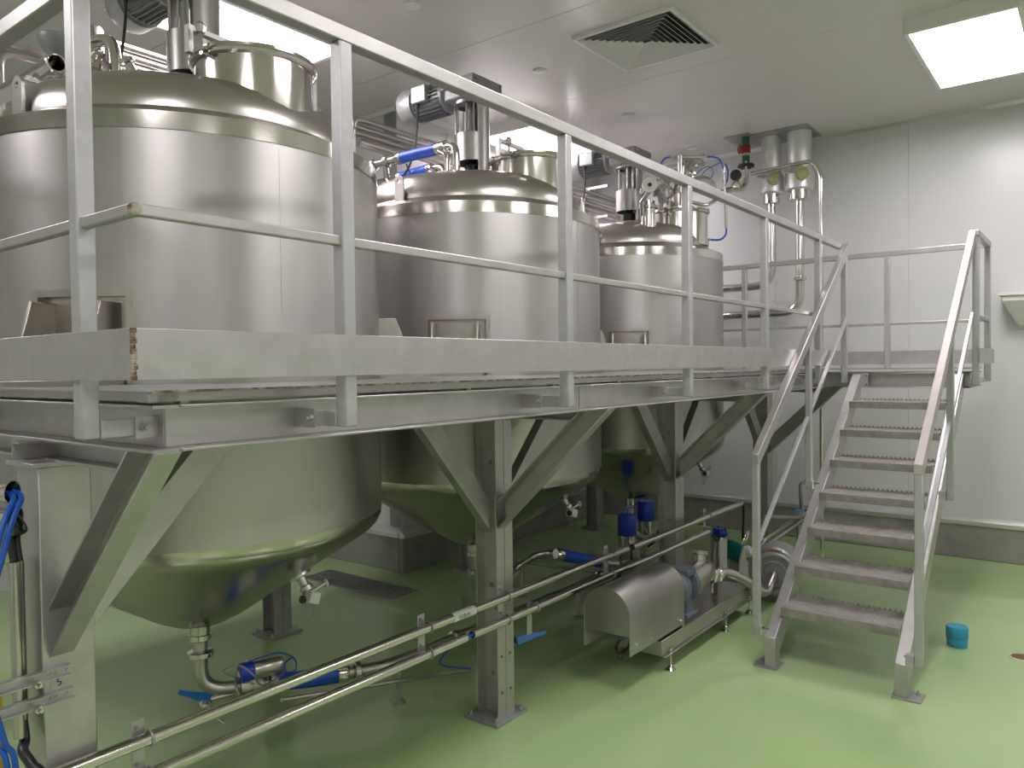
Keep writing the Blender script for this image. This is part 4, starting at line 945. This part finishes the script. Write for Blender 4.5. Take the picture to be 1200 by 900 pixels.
for k in range(3):
    MB().tube(spl([(b.x + 0.02 * k, b.y, b.z + 0.05), (b.x + 0.03 + 0.03 * k, b.y - 0.02, b.z + 0.13), (b.x + 0.10 + 0.03 * k, b.y, b.z + 0.15)]), 0.008, 8).build('fitting_pipe', 'polished', t)
t = thing('round_motor', 'round grey motor with ringed end guard behind the stair stringer', 'motor', (5.35, 1.85, 0))
mc = V((5.22, 1.785, 0.215))
MB().lathe([(0.155, 0), (0.17, 0.02), (0.17, 0.22), (0.155, 0.24)], mc + V((0.03, 0.02, 0)), (1, 0.15, 0), 36).build('body', 'galv_dull', t)
MB().torus(mc, (1, 0.15, 0), 0.13, 0.020, 32, 10).build('end_ring', 'galv_dull', t)
MB().lathe([(0.12, -0.004), (0.12, 0.02)], mc, (1, 0.15, 0), 30).build('end_plate', 'cast_grey', t)
MB().torus(mc + V((-0.006, 0, 0)), (1, 0.15, 0), 0.08, 0.008, 28, 8).build('guard_ring', 'galv_dull', t)
MB().lathe([(0.025, -0.02), (0.025, 0.03)], mc, (1, 0.15, 0), 18).build('hub', 'galv_dull', t)
MB().b2((5.28, 1.68, 0), (5.47, 1.96, 0.06)).build('foot', 'cast_grey', t, bevel=0.006)
MB().b2((5.215, 1.74, 0.362), (5.235, 1.82, 0.378)).build('copper_tag', 'copper', t, bevel=0.003)
# small pipes between the stair and the fourth column
t = thing('service_piping', 'bare service pipes with a blue valve lever behind the stair treads', 'pipe assembly', (5.95, 2.0, 0.35))
pipe([at(889, 645, Y=2.08), at(896, 632, Y=2.08), at(938, 605, Y=2.08), at(945, 602, Y=2.08)], 0.020, parent=t, name='pipe', rad=0.05)
pipe([at(889, 652, Y=2.03), at(900, 638, Y=2.03), at(940, 610, Y=2.03)], 0.016, parent=t, name='pipe', rad=0.05)
pipe([at(893, 606, Y=2.1), at(935, 607, Y=2.05), at(940, 600, Y=2.05), at(938, 568, Y=2.05), at(946, 563, Y=2.05)], 0.018, 'galv_dull', parent=t, name='pipe', rad=0.05)
lever(at(940, 599, Y=2.03), at(930, 597, Y=2.03), (0, -0.3, 0.95), t)
for py, Yd in ((645, 2.08),):
    q = at(889, py, Y=Yd); MB().tube([q, (q.x, q.y, 0.0)], 0.016, 10).build('pipe_leg', 'galv_dull', t)
q = at(936, 607, Y=2.05); MB().tube([q, (q.x, q.y, 0)], 0.018, 10).build('pipe_leg', 'galv_dull', t)
m = MB(); q = at(888, 595, Y=2.15)
for k in range(6): m.torus(q + V((0, 0, 0.08 - k * 0.03)), (0, 1, 0) if k % 2 else (1, 0, 0), 0.02, 0.004, 12, 6)
o = m.build('chain', 'galv'); tag(o, 'short galvanised chain hanging behind the lower stair post', 'chain')

# ------------------------------------------------------------------ pipes on the tank tops and behind them
rk = thing('pipe_rack', 'row of stainless pipes on a rack behind the tanks', 'pipe rack', (3.6, 4.25, ZD))
YR = 4.16
def rackpipe(x0, x1, z, y, r, down=0.0):
    pts = ([(x0, y, z - down)] if down else []) + [(x0, y, z), (x1, y, z)]
    pipe(pts, r, 'satin', 'rack_pipe', 0.07, rk)
rackpipe(1.40, 3.3, 3.215, YR, 0.020, 0.35)
rackpipe(1.43, 3.3, 3.165, YR - 0.03, 0.020, 0.30)
for k, z in enumerate((3.395, 3.345, 3.295, 3.245)): rackpipe(1.95 + 0.02 * k, 3.35, z, YR + 0.03, 0.021)
rackpipe(3.61, 5.3, 3.40, YR, 0.018, 0.16)
for k, z in enumerate((3.355, 3.31, 3.265)): rackpipe(3.62, 5.35, z, YR + 0.03, 0.020)
rackpipe(3.60, 4.0, 3.215, YR - 0.06, 0.034)
for k, z in enumerate((3.42, 3.36, 3.30, 3.24, 3.17)): rackpipe(5.45, 7.3, z, YR + 0.02 - 0.02 * (k % 2), 0.024)
rackpipe(4.45, 5.3, 3.30, YR - 0.12, 0.018, 0.22)
rackpipe(5.55, 6.6, 3.08, YR - 0.15, 0.03)
for x in (2.65, 4.7, 6.75):
    m = MB(); m.b2((x - 0.025, YR + 0.06, ZD - 0.004), (x + 0.025, YR + 0.11, 3.46)); 
    for z in (3.14, 3.44): m.b2((x - 0.02, YR - 0.2, z), (x + 0.02, YR + 0.06, z + 0.025))
    m.build('rack_post', 'galv', rk)
# first tank: U-bends, open pipe end, capped spool
t = thing('inlet_pipe', 'stainless U-bend inlet pipe dropping into the tank farthest from the stairs', 'pipe', (1.66, 3.5, 2.76))
pipe([(1.665, 3.5, 2.74), (1.665, 3.5, 3.145), (1.60, 3.70, 3.12), (1.62, 3.80, 2.95), (1.62, 4.1, 2.95)], 0.029, 'polished', 'bend', 0.10, t, 18)
ferrule((1.61, 3.67, 3.125), (-0.3, 1, -0.1), 0.045, t); ferrule((1.665, 3.5, 2.80), (0, 0, 1), 0.046, t)
t = thing('inlet_pipe', 'small U-bend vent pipe behind the large U-bend on the same tank', 'pipe', (1.97, 3.72, 2.72))
pipe([(2.0, 3.66, 2.70), (2.0, 3.66, 3.02), (1.93, 3.78, 3.02), (1.85, 3.85, 2.92), (1.75, 4.1, 2.92)], 0.022, 'polished', 'bend', 0.06, t)
ferrule((2.0, 3.66, 2.86), (0, 0, 1), 0.036, t)
t = thing('open_pipe', 'stainless pipe with an open end beside the lifting lug', 'pipe', (1.3, 3.7, 2.83))
e0, e1 = at(66, 74, X=1.30), at(-60, 153, X=1.30)
e1 = V((1.30, 4.15, e0.z))
m = MB(); L_ = (e1 - e0).length
m.lathe([(0.034, L_), (0.034, 0), (0.030, 0), (0.030, L_ - 0.01), (0.0, L_ - 0.01)], e0, e1 - e0, 26, close=False); m.build('tube', 'polished', t)
MB().torus(e0, (0, 1, 0), 0.034, 0.006, 26, 8).build('end_ring', 'polished', t)
q = e0 + V((0.0, 0.16, 0)); MB().tube([q, q + V((0.05, -0.02, -0.16))], 0.016, 10).build('pipe_stub', 'satin', t)
MB().bar(q + V((-0.05, 0, -0.03)), q + V((0.08, -0.05, -0.06)), 0.012, 0.02).build('stay', 'galv', t)
q = at(105, 30, Y=3.9); t = thing('pressure_vessel', 'short cylindrical filter housing behind the corner railing post', 'filter', (q.x, q.y, 3.05))
MB().lathe([(0.055, 2.98), (0.06, 3.0), (0.062, 3.12), (0.062, 3.30), (0.055, 3.315)], (q.x, q.y, 0), (0, 0, 1), 26).build('body', 'polished', t)
MB().lathe([(0.07, 3.0), (0.07, 3.03)], (q.x, q.y, 0), (0, 0, 1), 26).build('clamp', 'polished', t)
MB().lathe([(0.03, 2.72), (0.03, 2.99)], (q.x, q.y, 0), (0, 0, 1), 18).build('neck', 'satin', t)
q = at(66, 42, Y=3.62)
o = MB().lathe([(0.06, 0), (0.075, 0.01), (0.075, 0.03), (0.045, 0.08), (0.022, 0.10), (0.022, q.z - 2.74)], (q.x, q.y, q.z), (0, 0, -1), 30).build('vent_cap', 'cast_grey'); tag(o, 'grey bell-shaped vent cap half hidden by the corner railing post', 'vent cap')
for k, (px, py, Yd) in enumerate(((112, 72, 3.46), (123, 68, 3.72), (108, 84, 3.62), (160, 80, 3.36))):
    q = at(px, py, Y=Yd); o = MB().lathe([(0.012, 0), (0.03, 0.005), (0.03, 0.03), (0.02, 0.035), (0.02, 0.07), (0.032, 0.075), (0.032, 0.095), (0.012, 0.1)], (q.x, q.y, q.z - 0.05), (0.4 * (-1) ** k, 0.3, 1), 20).build('pipe_fitting', 'polished')
    MB().tube([(q.x, q.y, q.z - 0.04), (q.x, q.y, 2.66)], 0.014, 10).build('stub', 'satin', o)
    tag(o, 'small polished clamp fitting among the pipes behind the first tank head', 'pipe fitting', 'clamp fittings on the first tank')
# middle tank: two blue hose inlets
t = thing('hose_inlet', 'bright blue hose inlet bending down into the middle tank head', 'hose', (3.4, 3.3, 2.77))
zh = 2.955
MB().tube([(3.40, 3.475, zh), (3.40, 3.32, zh + 0.002), (3.40, 3.165, zh)], 0.034, 22).build('hose', 'blue_hose', t)
for y in (3.49, 3.15): MB().lathe([(0.026, -0.03), (0.037, -0.025), (0.037, 0.012), (0.03, 0.03)], (3.40, y, zh), (0, 1, 0), 22).build('hose_collar', 'polished', t)
pipe([(3.40, 3.14, zh), (3.40, 3.02, zh), (3.40, 3.02, 2.74)], 0.024, 'polished', 'elbow', 0.07, t, 18)
ferrule((3.40, 3.105, zh), (0, 1, 0), 0.04, t)
pipe([(3.40, 3.50, zh), (3.40, 3.80, zh), (3.40, 4.1, zh)], 0.022, 'polished', 'feed_pipe', 0.07, t)
ferrule((3.40, 3.60, zh), (0, 1, 0), 0.036, t); ferrule((3.40, 3.72, zh), (0, 1, 0), 0.036, t)
pipe([(3.40, 3.62, zh), (3.40, 3.60, zh - 0.14), (3.40, 3.5, zh - 0.16)], 0.018, 'polished', 'branch', 0.05, t)
MB().tube([(3.40, 3.1, zh + 0.03), (3.40, 3.08, zh + 0.075)], 0.006, 8).build('wing_nut', 'polished', t)
pipe([(3.36, 3.06, 2.74), (3.36, 3.06, zh - 0.06), (3.36, 3.12, zh - 0.03)], 0.014, 'polished', 'drain_stub', 0.03, t)
t = thing('hose_inlet', 'second blue hose lying behind the middle tank lifting lug', 'hose', (3.62, 3.7, 2.85))
g0, g1 = at(470, 208, X=3.66), at(506, 198, X=3.66)
MB().tube([g0, g0.lerp(g1, 0.5), g1], 0.036, 22).build('hose', 'blue_hose', t)
for p in (g0, g1): MB().lathe([(0.024, -0.03), (0.037, -0.025), (0.037, 0.01), (0.026, 0.03)], p, g1 - g0, 20).build('hose_collar', 'polished', t)
pipe([g1, g1 + V((0, -0.1, 0)), g1 + V((0, -0.14, -0.12))], 0.024, 'polished', 'elbow', 0.06, t)
pipe([g0, g0 + V((0, 0.25, 0))], 0.022, 'polished', 'feed_pipe', 0.06, t)
for (a_, b_, lab) in (((476, 192), (486, 207), 'thin black wire tied to the blue hoses of the middle tank'), ((500, 196), (532, 203), 'thin black wire running from the blue hose to the middle tank agitator')):
    p, q = at(*a_, X=3.355), at(*b_, X=3.31 if 'agitator' in lab else 3.355); o = MB().tube(spl([p, p.lerp(q, 0.5) + V((0, 0, -0.02)), q]), 0.005, 6).build('wire', 'cable_black'); tag(o, lab, 'cable')
# third tank: nozzle, sight glass, valve trees, air tubes
t = thing('sight_glass', 'angled sight glass with round white face on the third tank head', 'sight glass', (5.5, 2.85, 2.75))
q = at(760, 262, Y=2.80); MB().lathe([(0.055, -0.12), (0.055, 0.07), (0.075, 0.075), (0.075, 0.095), (0.05, 0.10), (0.05, 0.13)], (q.x, q.y, q.z + 0.04), (0, 0, 1), 26).build('nozzle', 'polished', t)
s0 = at(752, 238, Y=2.80); s1 = at(762, 222, Y=2.82); MB().tube([s0 + V((0.05, 0.02, -0.08)), s0, s1], 0.018, 12).build('arm', 'polished', t)
q = at(761, 217, Y=2.80); so = MB().lathe([(0.05, 0), (0.05, 0.16), (0.03, 0.17)], q, (0.75, 0.6, -0.05), 26).build('barrel', 'polished', t)
MB().lathe([(0.058, -0.012), (0.058, 0.006)], q, (0.75, 0.6, -0.05), 26).build('face', 'label_white', so)
MB().lathe([(0.016, -0.016), (0.016, 0.0)], q, (0.75, 0.6, -0.05), 14).build('eye', 'dark', so)
vt = thing('valve_tree', 'cluster of clamp fittings and valves on the third tank manhole', 'valve', (5.8, 2.8, 2.95))
pz = [(772, 224, 2.8), (780, 215, 2.85), (790, 222, 2.75), (776, 232, 2.7), (803, 190, 2.75), (808, 205, 2.7), (798, 205, 2.8), (815, 192, 2.7)]
for k, (px, py, Yd) in enumerate(pz):
    q = at(px, py, Y=Yd); d = V((math.cos(k * 1.9), math.sin(k * 2.3), 0.6 + 0.4 * math.sin(k)))
    MB().lathe([(0.014, -0.09), (0.014, -0.03), (0.034, -0.025), (0.034, 0.0), (0.022, 0.005), (0.022, 0.05), (0.034, 0.055), (0.034, 0.075), (0.016, 0.08), (0.016, 0.12)], q, d, 18).build('fitting', 'polished' if k % 3 else 'galv_dull', vt)
    MB().tube([q, V((5.815 + (q.x - 5.815) * 0.5, 2.75 + (q.y - 2.75) * 0.5, 2.92))], 0.014, 10).build('stub', 'satin', vt)
MB().tube([at(797, 226, Y=2.65), at(797, 182, Y=2.65)], 0.016, 12).build('stand_pipe', 'satin', vt)
pipe([at(806, 196, Y=2.7), at(812, 187, Y=2.7), at(824, 192, Y=2.7)], 0.022, 'galv_dull', 'clamp_yoke', 0.05, vt)
p, q = at(785, 184, Z=3.30), at(828, 184, Z=3.30)
MB().tube([p, q], 0.012, 12).build('cross_tube', 'polished', vt)
pipe([at(806, 236, X=6.02), at(828, 241, X=6.1), at(840, 234, X=6.25), at(842, 231, X=6.3)], 0.016, 'polished', 'drain_pipe', 0.05, vt)
d0, d1 = at(848, 196, Y=2.55), at(851, 268, Y=2.55)
t = thing('drop_tube', 'upright thin tube beside the third tank with blue air lines at both ends', 'tube', d1)
MB().tube([d0, d1], 0.013, 12).build('tube', 'polished', t)
fe = at(832, 281, Y=2.62)
MB().tube(spl([d1 + V((0, 0, 0.02)), d1 - V((0, 0, 0.03)), at(849, 277, Y=2.56), at(843, 281, Y=2.6), fe]), 0.009, 8).build('air_line', 'blue_cable', t)
MB().tube([fe, fe + V((-0.10, 0.05, -0.01))], 0.012, 10).build('fitting', 'polished', t)
MB().tube(spl([q - (q - p) * 0.1, at(836, 184, Y=2.5), at(844, 188, Y=2.5), at(848, 198, Y=2.55), d0]), 0.008, 8).build('air_line', 'blue_cable', t)
MB().tube(spl([at(815, 205, Y=2.7), at(826, 196, Y=2.7), at(834, 197, Y=2.7), at(835, 206, Y=2.75), at(826, 212, Y=2.75), at(822, 207, Y=2.75), at(828, 199, Y=2.7), at(845, 190, Y=2.6)]), 0.004, 6).build('air_line', 'blue_cable', t)
MB().tube(spl([at(850, 192, Y=2.5), at(853, 200, Y=2.5), at(852, 212, Y=2.55), at(849, 216, Y=2.55)]), 0.007, 8).build('air_line', 'blue_cable', t)
MB().tube(spl([p, at(779, 186, Z=3.27), at(775, 192, Z=3.23), at(777, 196, Z=3.2)]), 0.007, 8).build('air_line', 'blue_cable', t)

# ------------------------------------------------------------------ wall and ceiling services by the right wall
cp = thing('ceiling_plate', 'grey sheet plate around the pipes where they pass the ceiling', 'plate', (7.15, 2.37, ZC))
MB().b2((6.93, 2.07, ZC - 0.012), (7.38, 2.60, ZC - 0.005)).build('plate', 'galv_dull', cp)
MB().b2((6.86, 2.56, ZC - 0.011), (7.30, 2.80, ZC - 0.0052)).build('side_plate', 'galv_dull', cp)
def services(yv, zb, lab, rr):
    t = thing('insulated_pipe', lab, 'pipe', (7.15, yv, zb), 'foil-clad pipes from the ceiling')
    MB().lathe([(rr, 3.25), (rr, ZC - 0.008)], (7.15, yv, 0), (0, 0, 1), 32).build('foil_jacket', 'foil', t)
    MB().lathe([(rr + 0.004, 3.21), (rr + 0.018, 3.225), (rr + 0.022, 3.36), (rr + 0.004, 3.40)], (7.15, yv, 0), (0, 0, 1), 32).build('valve_jacket', 'foil', t)
    MB().lathe([(rr - 0.02, 3.125), (rr - 0.014, 3.13), (rr - 0.014, 3.215)], (7.15, yv, 0), (0, 0, 1), 32).build('end_cuff', 'polished', t)
    pipe([(7.15, yv, 3.15), (7.15, yv, zb), (7.15, 4.0, zb)], 0.038, 'polished', 'pipe', 0.17, t, 20, 8)
    ferrule((7.15, yv, zb + 0.30 if yv < 2.4 else zb + 0.20), (0, 0, 1), 0.056, t)
    q = V((7.15 - rr - 0.02, yv - 0.06, 3.33))
    MB().lathe([(0.055, -0.02), (0.055, 0.02), (0.03, 0.03)], q, (-0.9, -0.5, 0), 20).build('valve_disc', 'lime_disc', t)
    MB().tube([q + V((-0.03, -0.01, 0)), q + V((-0.04, 0.14, 0.035))], 0.009, 8).build('valve_lever', 'galv', t)
services(2.455, 2.375, 'foil-clad pipe with the higher bend, nearer the green and red valve', 0.088)
services(2.20, 2.115, 'wider foil-clad pipe with the lower bend, farther from the green and red valve', 0.105)
t = thing('wall_pipe', 'thin stainless pipe crossing the foil-clad pipes and running down the wall', 'pipe', (7.0, 2.02, 0))
pipe([at(880, 204, X=6.98), at(952, 188, X=7.0), (7.0, at(962, 200, X=7.0).y, 3.3), (7.0, at(962, 200, X=7.0).y, 0.01)], 0.018, 'polished', 'pipe', 0.08, t)
vy = at(874, 180, X=6.98)
t = thing('ceiling_valve', 'green and red plastic valve pipe dropping from the ceiling plate', 'valve', (6.98, vy.y, 3.35))
MB().lathe([(0.035, 3.67), (0.035, 3.738)], (6.98, vy.y, 0), (0, 0, 1), 20).build('green_pipe', 'green_pipe', t)
MB().lathe([(0.03, 3.575), (0.042, 3.59), (0.042, 3.66), (0.03, 3.672)], (6.98, vy.y, 0), (0, 0, 1), 20).build('valve_body', 'red_pipe', t)
MB().lathe([(0.034, 3.48), (0.034, 3.577)], (6.98, vy.y, 0), (0, 0, 1), 20).build('green_pipe', 'green_pipe', t)
MB().lathe([(0.032, 3.565), (0.043, 3.57), (0.043, 3.58), (0.032, 3.585)], (6.98, vy.y, 0), (0, 0, 1), 20).build('collar', 'cream', t)
MB().torus((6.945, vy.y + 0.045, 3.625), (-0.6, 0.75, 0), 0.035, 0.008, 18, 8).build('handwheel', 'red_pipe', t)
MB().lathe([(0.07, 3.455), (0.075, 3.46), (0.075, 3.48), (0.07, 3.485)], (6.98, vy.y, 0), (0, 0, 1), 24).build('flange', 'dark', t)
for a in range(4):
    p = pol((6.98, vy.y), 0.055, a * PI / 2 + 0.4, 3.435); MB().cyl(p, p + V((0, 0, 0.07)), 0.009, 8).build('flange_bolt', 'galv', t)
pipe([(6.98, vy.y, 3.46), (6.98, vy.y, 3.27), at(856, 222, X=6.75), at(838, 228, X=6.5), at(834, 212, X=6.3), at(818, 208, X=6.1), at(806, 222, X=6.0)], 0.026, 'polished', 'pipe', 0.10, t, 16)
q = at(862, 206, X=6.85); MB().lathe([(0.03, 0), (0.05, 0.006), (0.05, 0.03), (0.03, 0.036)], q, (-0.9, -0.45, 0), 20).build('gauge', 'dark', t)
MB().tube([q + V((0.02, 0, 0)), at(866, 216, X=6.85)], 0.012, 8).build('gauge_stem', 'polished', t)
ferrule(at(862, 218, X=6.82), (0.6, 0.5, 0.3), 0.04, t)

# white wedge-shaped housing on the wall at the right
t = thing('wall_housing', 'white wedge-shaped housing mounted on the wall beyond the landing', 'wall unit', (7.3, 0.5, 2.0))
sec = [(7.428, 2.165), (7.19, 2.165), (7.19, 2.12), (7.33, 1.93), (7.428, 1.90)]
m = MB(); yA, yB = 0.66, -0.15
n = len(sec)
vs = [V((x, yA if i < 2 else (yA if i == 2 else yA - 0.10), z)) for i, (x, z) in enumerate(sec)] + [V((x, yB if i <= 2 else yB + 0.1, z)) for i, (x, z) in enumerate(sec)]
fs = [(i, (i + 1) % n, n + (i + 1) % n, n + i) for i in range(n)] + [tuple(range(n - 1, -1, -1)), tuple(range(n, 2 * n))]
m.add(vs, fs); m.build('body', 'white_paint', t, bevel=0.012)
MB().b2((7.17, yB - 0.01, 2.16), (7.428, yA + 0.015, 2.185)).build('lid', 'white_paint', t, bevel=0.004)

# ------------------------------------------------------------------ floor things
b = at(1123, 748, Z=0)
b = V((5.07, 0.675, 0)); t = thing('pipe_stub_cap', 'short blue capped pipe stub with brown smears standing on the floor', 'pipe stub', b)
MB().lathe([(0.052, 0.0), (0.054, 0.004), (0.054, 0.045), (0.053, 0.047)], b, (0, 0, 1), 32).build('socket', 'cup_blue', t)
MB().lathe([(0.056, 0.047), (0.058, 0.05), (0.058, 0.108), (0.054, 0.114), (0, 0.114)], b, (0, 0, 1), 32).build('cap', 'cup_blue', t)
b = at(1197, 771, Z=0); t = thing('floor_drain', 'round brown floor drain cover in the green floor', 'drain', (b.x, b.y, 0))
MB().lathe([(0.058, 0), (0.058, 0.004), (0.05, 0.006)], (b.x, b.y, 0), (0, 0, 1), 30).build('ring', 'cream', t)
MB().lathe([(0.05, 0.0), (0.05, 0.0065), (0.02, 0.008), (0, 0.008)], (b.x, b.y, 0), (0, 0, 1), 30).build('cover', 'brown', t)
gr = thing('floor_grating', 'dark steel drain grating let into the green floor', 'grating', (3.89, 4.5, 0))
gx0, gx1, gy0, gy1 = GX0, GX1, GY0, GY1
m = MB(); frame4(m, (gx0, gy0, -0.30), (gx1, gy1, -0.002), gx0 + 0.004, gx1 - 0.004, gy0 + 0.004, gy1 - 0.004)
m.b2((gx0, gy0, -0.304), (gx1, gy1, -0.30)); m.build('drain_channel', 'concrete', gr)
m = MB(); e = 0.012
m.b2((gx0 - e, gy0 - e, 0), (gx0, gy1 + e, 0.008)); m.b2((gx1, gy0 - e, 0), (gx1 + e, gy1 + e, 0.008)); m.b2((gx0, gy0 - e, 0), (gx1, gy0, 0.008)); m.b2((gx0, gy1, 0), (gx1, gy1 + e, 0.008))
m.build('frame', 'galv_dull', gr)
nb = 26; me = None
for k in range(nb):
    y = gy0 + (k + 0.5) * (gy1 - gy0) / nb
    if me is None:
        o = MB().box(((gx0 + gx1) / 2, y, 0.001), (gx1 - gx0, 0.014, 0.018)).build('grating_bar', 'galv_dull', gr); me = o.data
    else: link('grating_bar', me, ((gx0 + gx1) / 2, y, 0.001), gr)
for x in (3.85, 3.94): MB().b2((x - 0.004, gy0, -0.012), (x + 0.004, gy1, 0.0105)).build('grating_tie', 'cast_grey', gr)

# ------------------------------------------------------------------ cable run beside the box column
t = thing('strut_clamps', 'two galvanised strut rails bolted across the box column, marked 5', 'bracket', (0.85, 2.18, 0.78))
s1a, s1b = at(84, 778, Y=2.18), at(88, 805, Y=2.18)
for q in (s1a, s1b):
    q.z -= 0.014
    hh = 0.014; m = plate([(0.42, q.z - hh), (q.x, q.z - hh), (q.x, q.z + hh), (0.42, q.z + hh)], [circ(x, q.z, 0.006) for x in (0.835, 0.849, 0.876)], (0, 2.1995, 0), (1, 0, 0), (0, 0, 1), (0, -1, 0), 0.003)
    m.b2((0.42, 2.1785, q.z + hh - 0.003), (q.x, 2.1965, q.z + hh)); m.b2((0.42, 2.1785, q.z - hh), (q.x, 2.1965, q.z - hh + 0.003))
    st = m.build('strut_rail', 'galv', t)
    for x in (0.70, 0.80): bolt((x, 2.176, q.z - 0.01), (0, -1, 0), st, 0.010, 0.012)
mk = MB().b2((0.842, 2.1985, s1b.z + 0.015), (0.885, 2.1996, s1a.z - 0.015)).build('marker_tag', 'galv', t)
text('5', 0.028, (0.862, 2.198, (s1a.z + s1b.z) / 2 + 0.001), (0.97, 0, 0.25), (-0.25, 0, 0.97), 'ink_blue', mk)
for k, (px, rad, lab) in enumerate(((13, 0.013, 'outer pale conduit pipe clamped beside the box column'), (20.5, 0.016, 'middle pale conduit pipe with black cables, beside the box column'), (27, 0.010, 'thin conduit pipe nearest to the box column'))):
    top = at(px, 657, Y=2.235); bot = at(px + 5, 862, Y=2.235)
    yk = 2.2135 + 0.025 * k
    o = MB().tube([(top.x, yk, top.z), (top.x, yk, bot.z)], rad, 14).build('cable_conduit', 'satin'); tag(o, lab, 'pipe', 'conduit pipes at the box column')
cx0 = at(20.5, 657, Y=2.235)
for k in range(2):
    dx = 0.008 * (k * 2 - 1)
    p1 = at(18, 606, Y=2.22)
    o = MB().tube(spl([p1 + V((dx, 0.02, 0)), p1 + V((dx + 0.003, -0.025, -0.03)), (cx0.x + dx - 0.004, 2.245, cx0.z + 0.06), (cx0.x + dx, 2.234, cx0.z - 0.02)]), 0.008, 8).build('black_cable', 'cable_black'); tag(o, 'black cable entering the pale conduit beside the box column from above', 'cable', 'black cables entering the conduit')
bz = at(22, 858, Y=2.235)
o = MB().tube(spl([(cx0.x, 2.235, bz.z + 0.03), (cx0.x + 0.002, 2.225, bz.z - 0.02), at(27, 880, Y=2.185), at(38, 897, Y=2.145), (at(52, 912, Y=2.12).x, 2.12, 0.60), (at(54, 912, Y=2.12).x, 2.115, 0.30), (at(56, 912, Y=2.12).x, 2.12, 0.008)]), 0.013, 12).build('black_cable', 'cable_black'); tag(o, 'thick black cable leaving the pale conduit and curving under the conduit tubes', 'cable')
# flared cable mouths (pipe ends facing the camera)
for k, (px, py, lab) in enumerate(((15, 577, 'flared stainless cable mouth with blue cables spilling out'), (18, 606, 'flared dark cable mouth with black cables below the blue one'))):
    q = at(px, py, Y=2.22); t = thing('cable_mouth', lab, 'pipe end', q)
    MB().lathe([(0.022, 0.20), (0.024, 0.03), (0.032, 0.0), (0.029, 0.0), (0.021, 0.03), (0.019, 0.195), (0.0, 0.195)], q, (-0.55, 0.8, 0), 22, close=False).build('tube', 'polished', t)
q = at(15, 577, Y=2.22)
bp = spl([q + V((-0.010, 0.02, 0.0)), q + V((-0.006, -0.02, -0.012)), at(7, 606, Y=2.17), at(-3, 640, Y=2.15), at(-30, 760, Y=2.115), at(-6, 868, Y=2.105), at(9, 905, Y=2.10), (at(14, 925, Y=2.1).x, 2.09, 0.30), (at(14, 925, Y=2.1).x, 2.09, 0.006)])
for k in range(2):
    o = MB().tube([p + V((0.0165 * k, -0.004 * k, 0)) for p in bp], 0.0072, 8).build('blue_cable', 'blue_cable'); tag(o, 'blue cable spilling from the flared mouth and sagging beside the box column', 'cable', 'blue cables at the box column')
o = MB().b2((at(-12, 850, Y=2.5).x, 2.5, 0.15), (at(4, 850, Y=2.5).x, 2.53, 0.75)).build('cable_cover', 'yellow', None, bevel=0.004)
MB().b2((o['_w'][0] - 0.02, 2.5, 0.0), (o['_w'][0] + 0.02, 2.53, 0.16)).build('cover_leg', 'galv', o)
tag(o, 'yellow upright cable cover strip beside the conduits', 'cable cover')
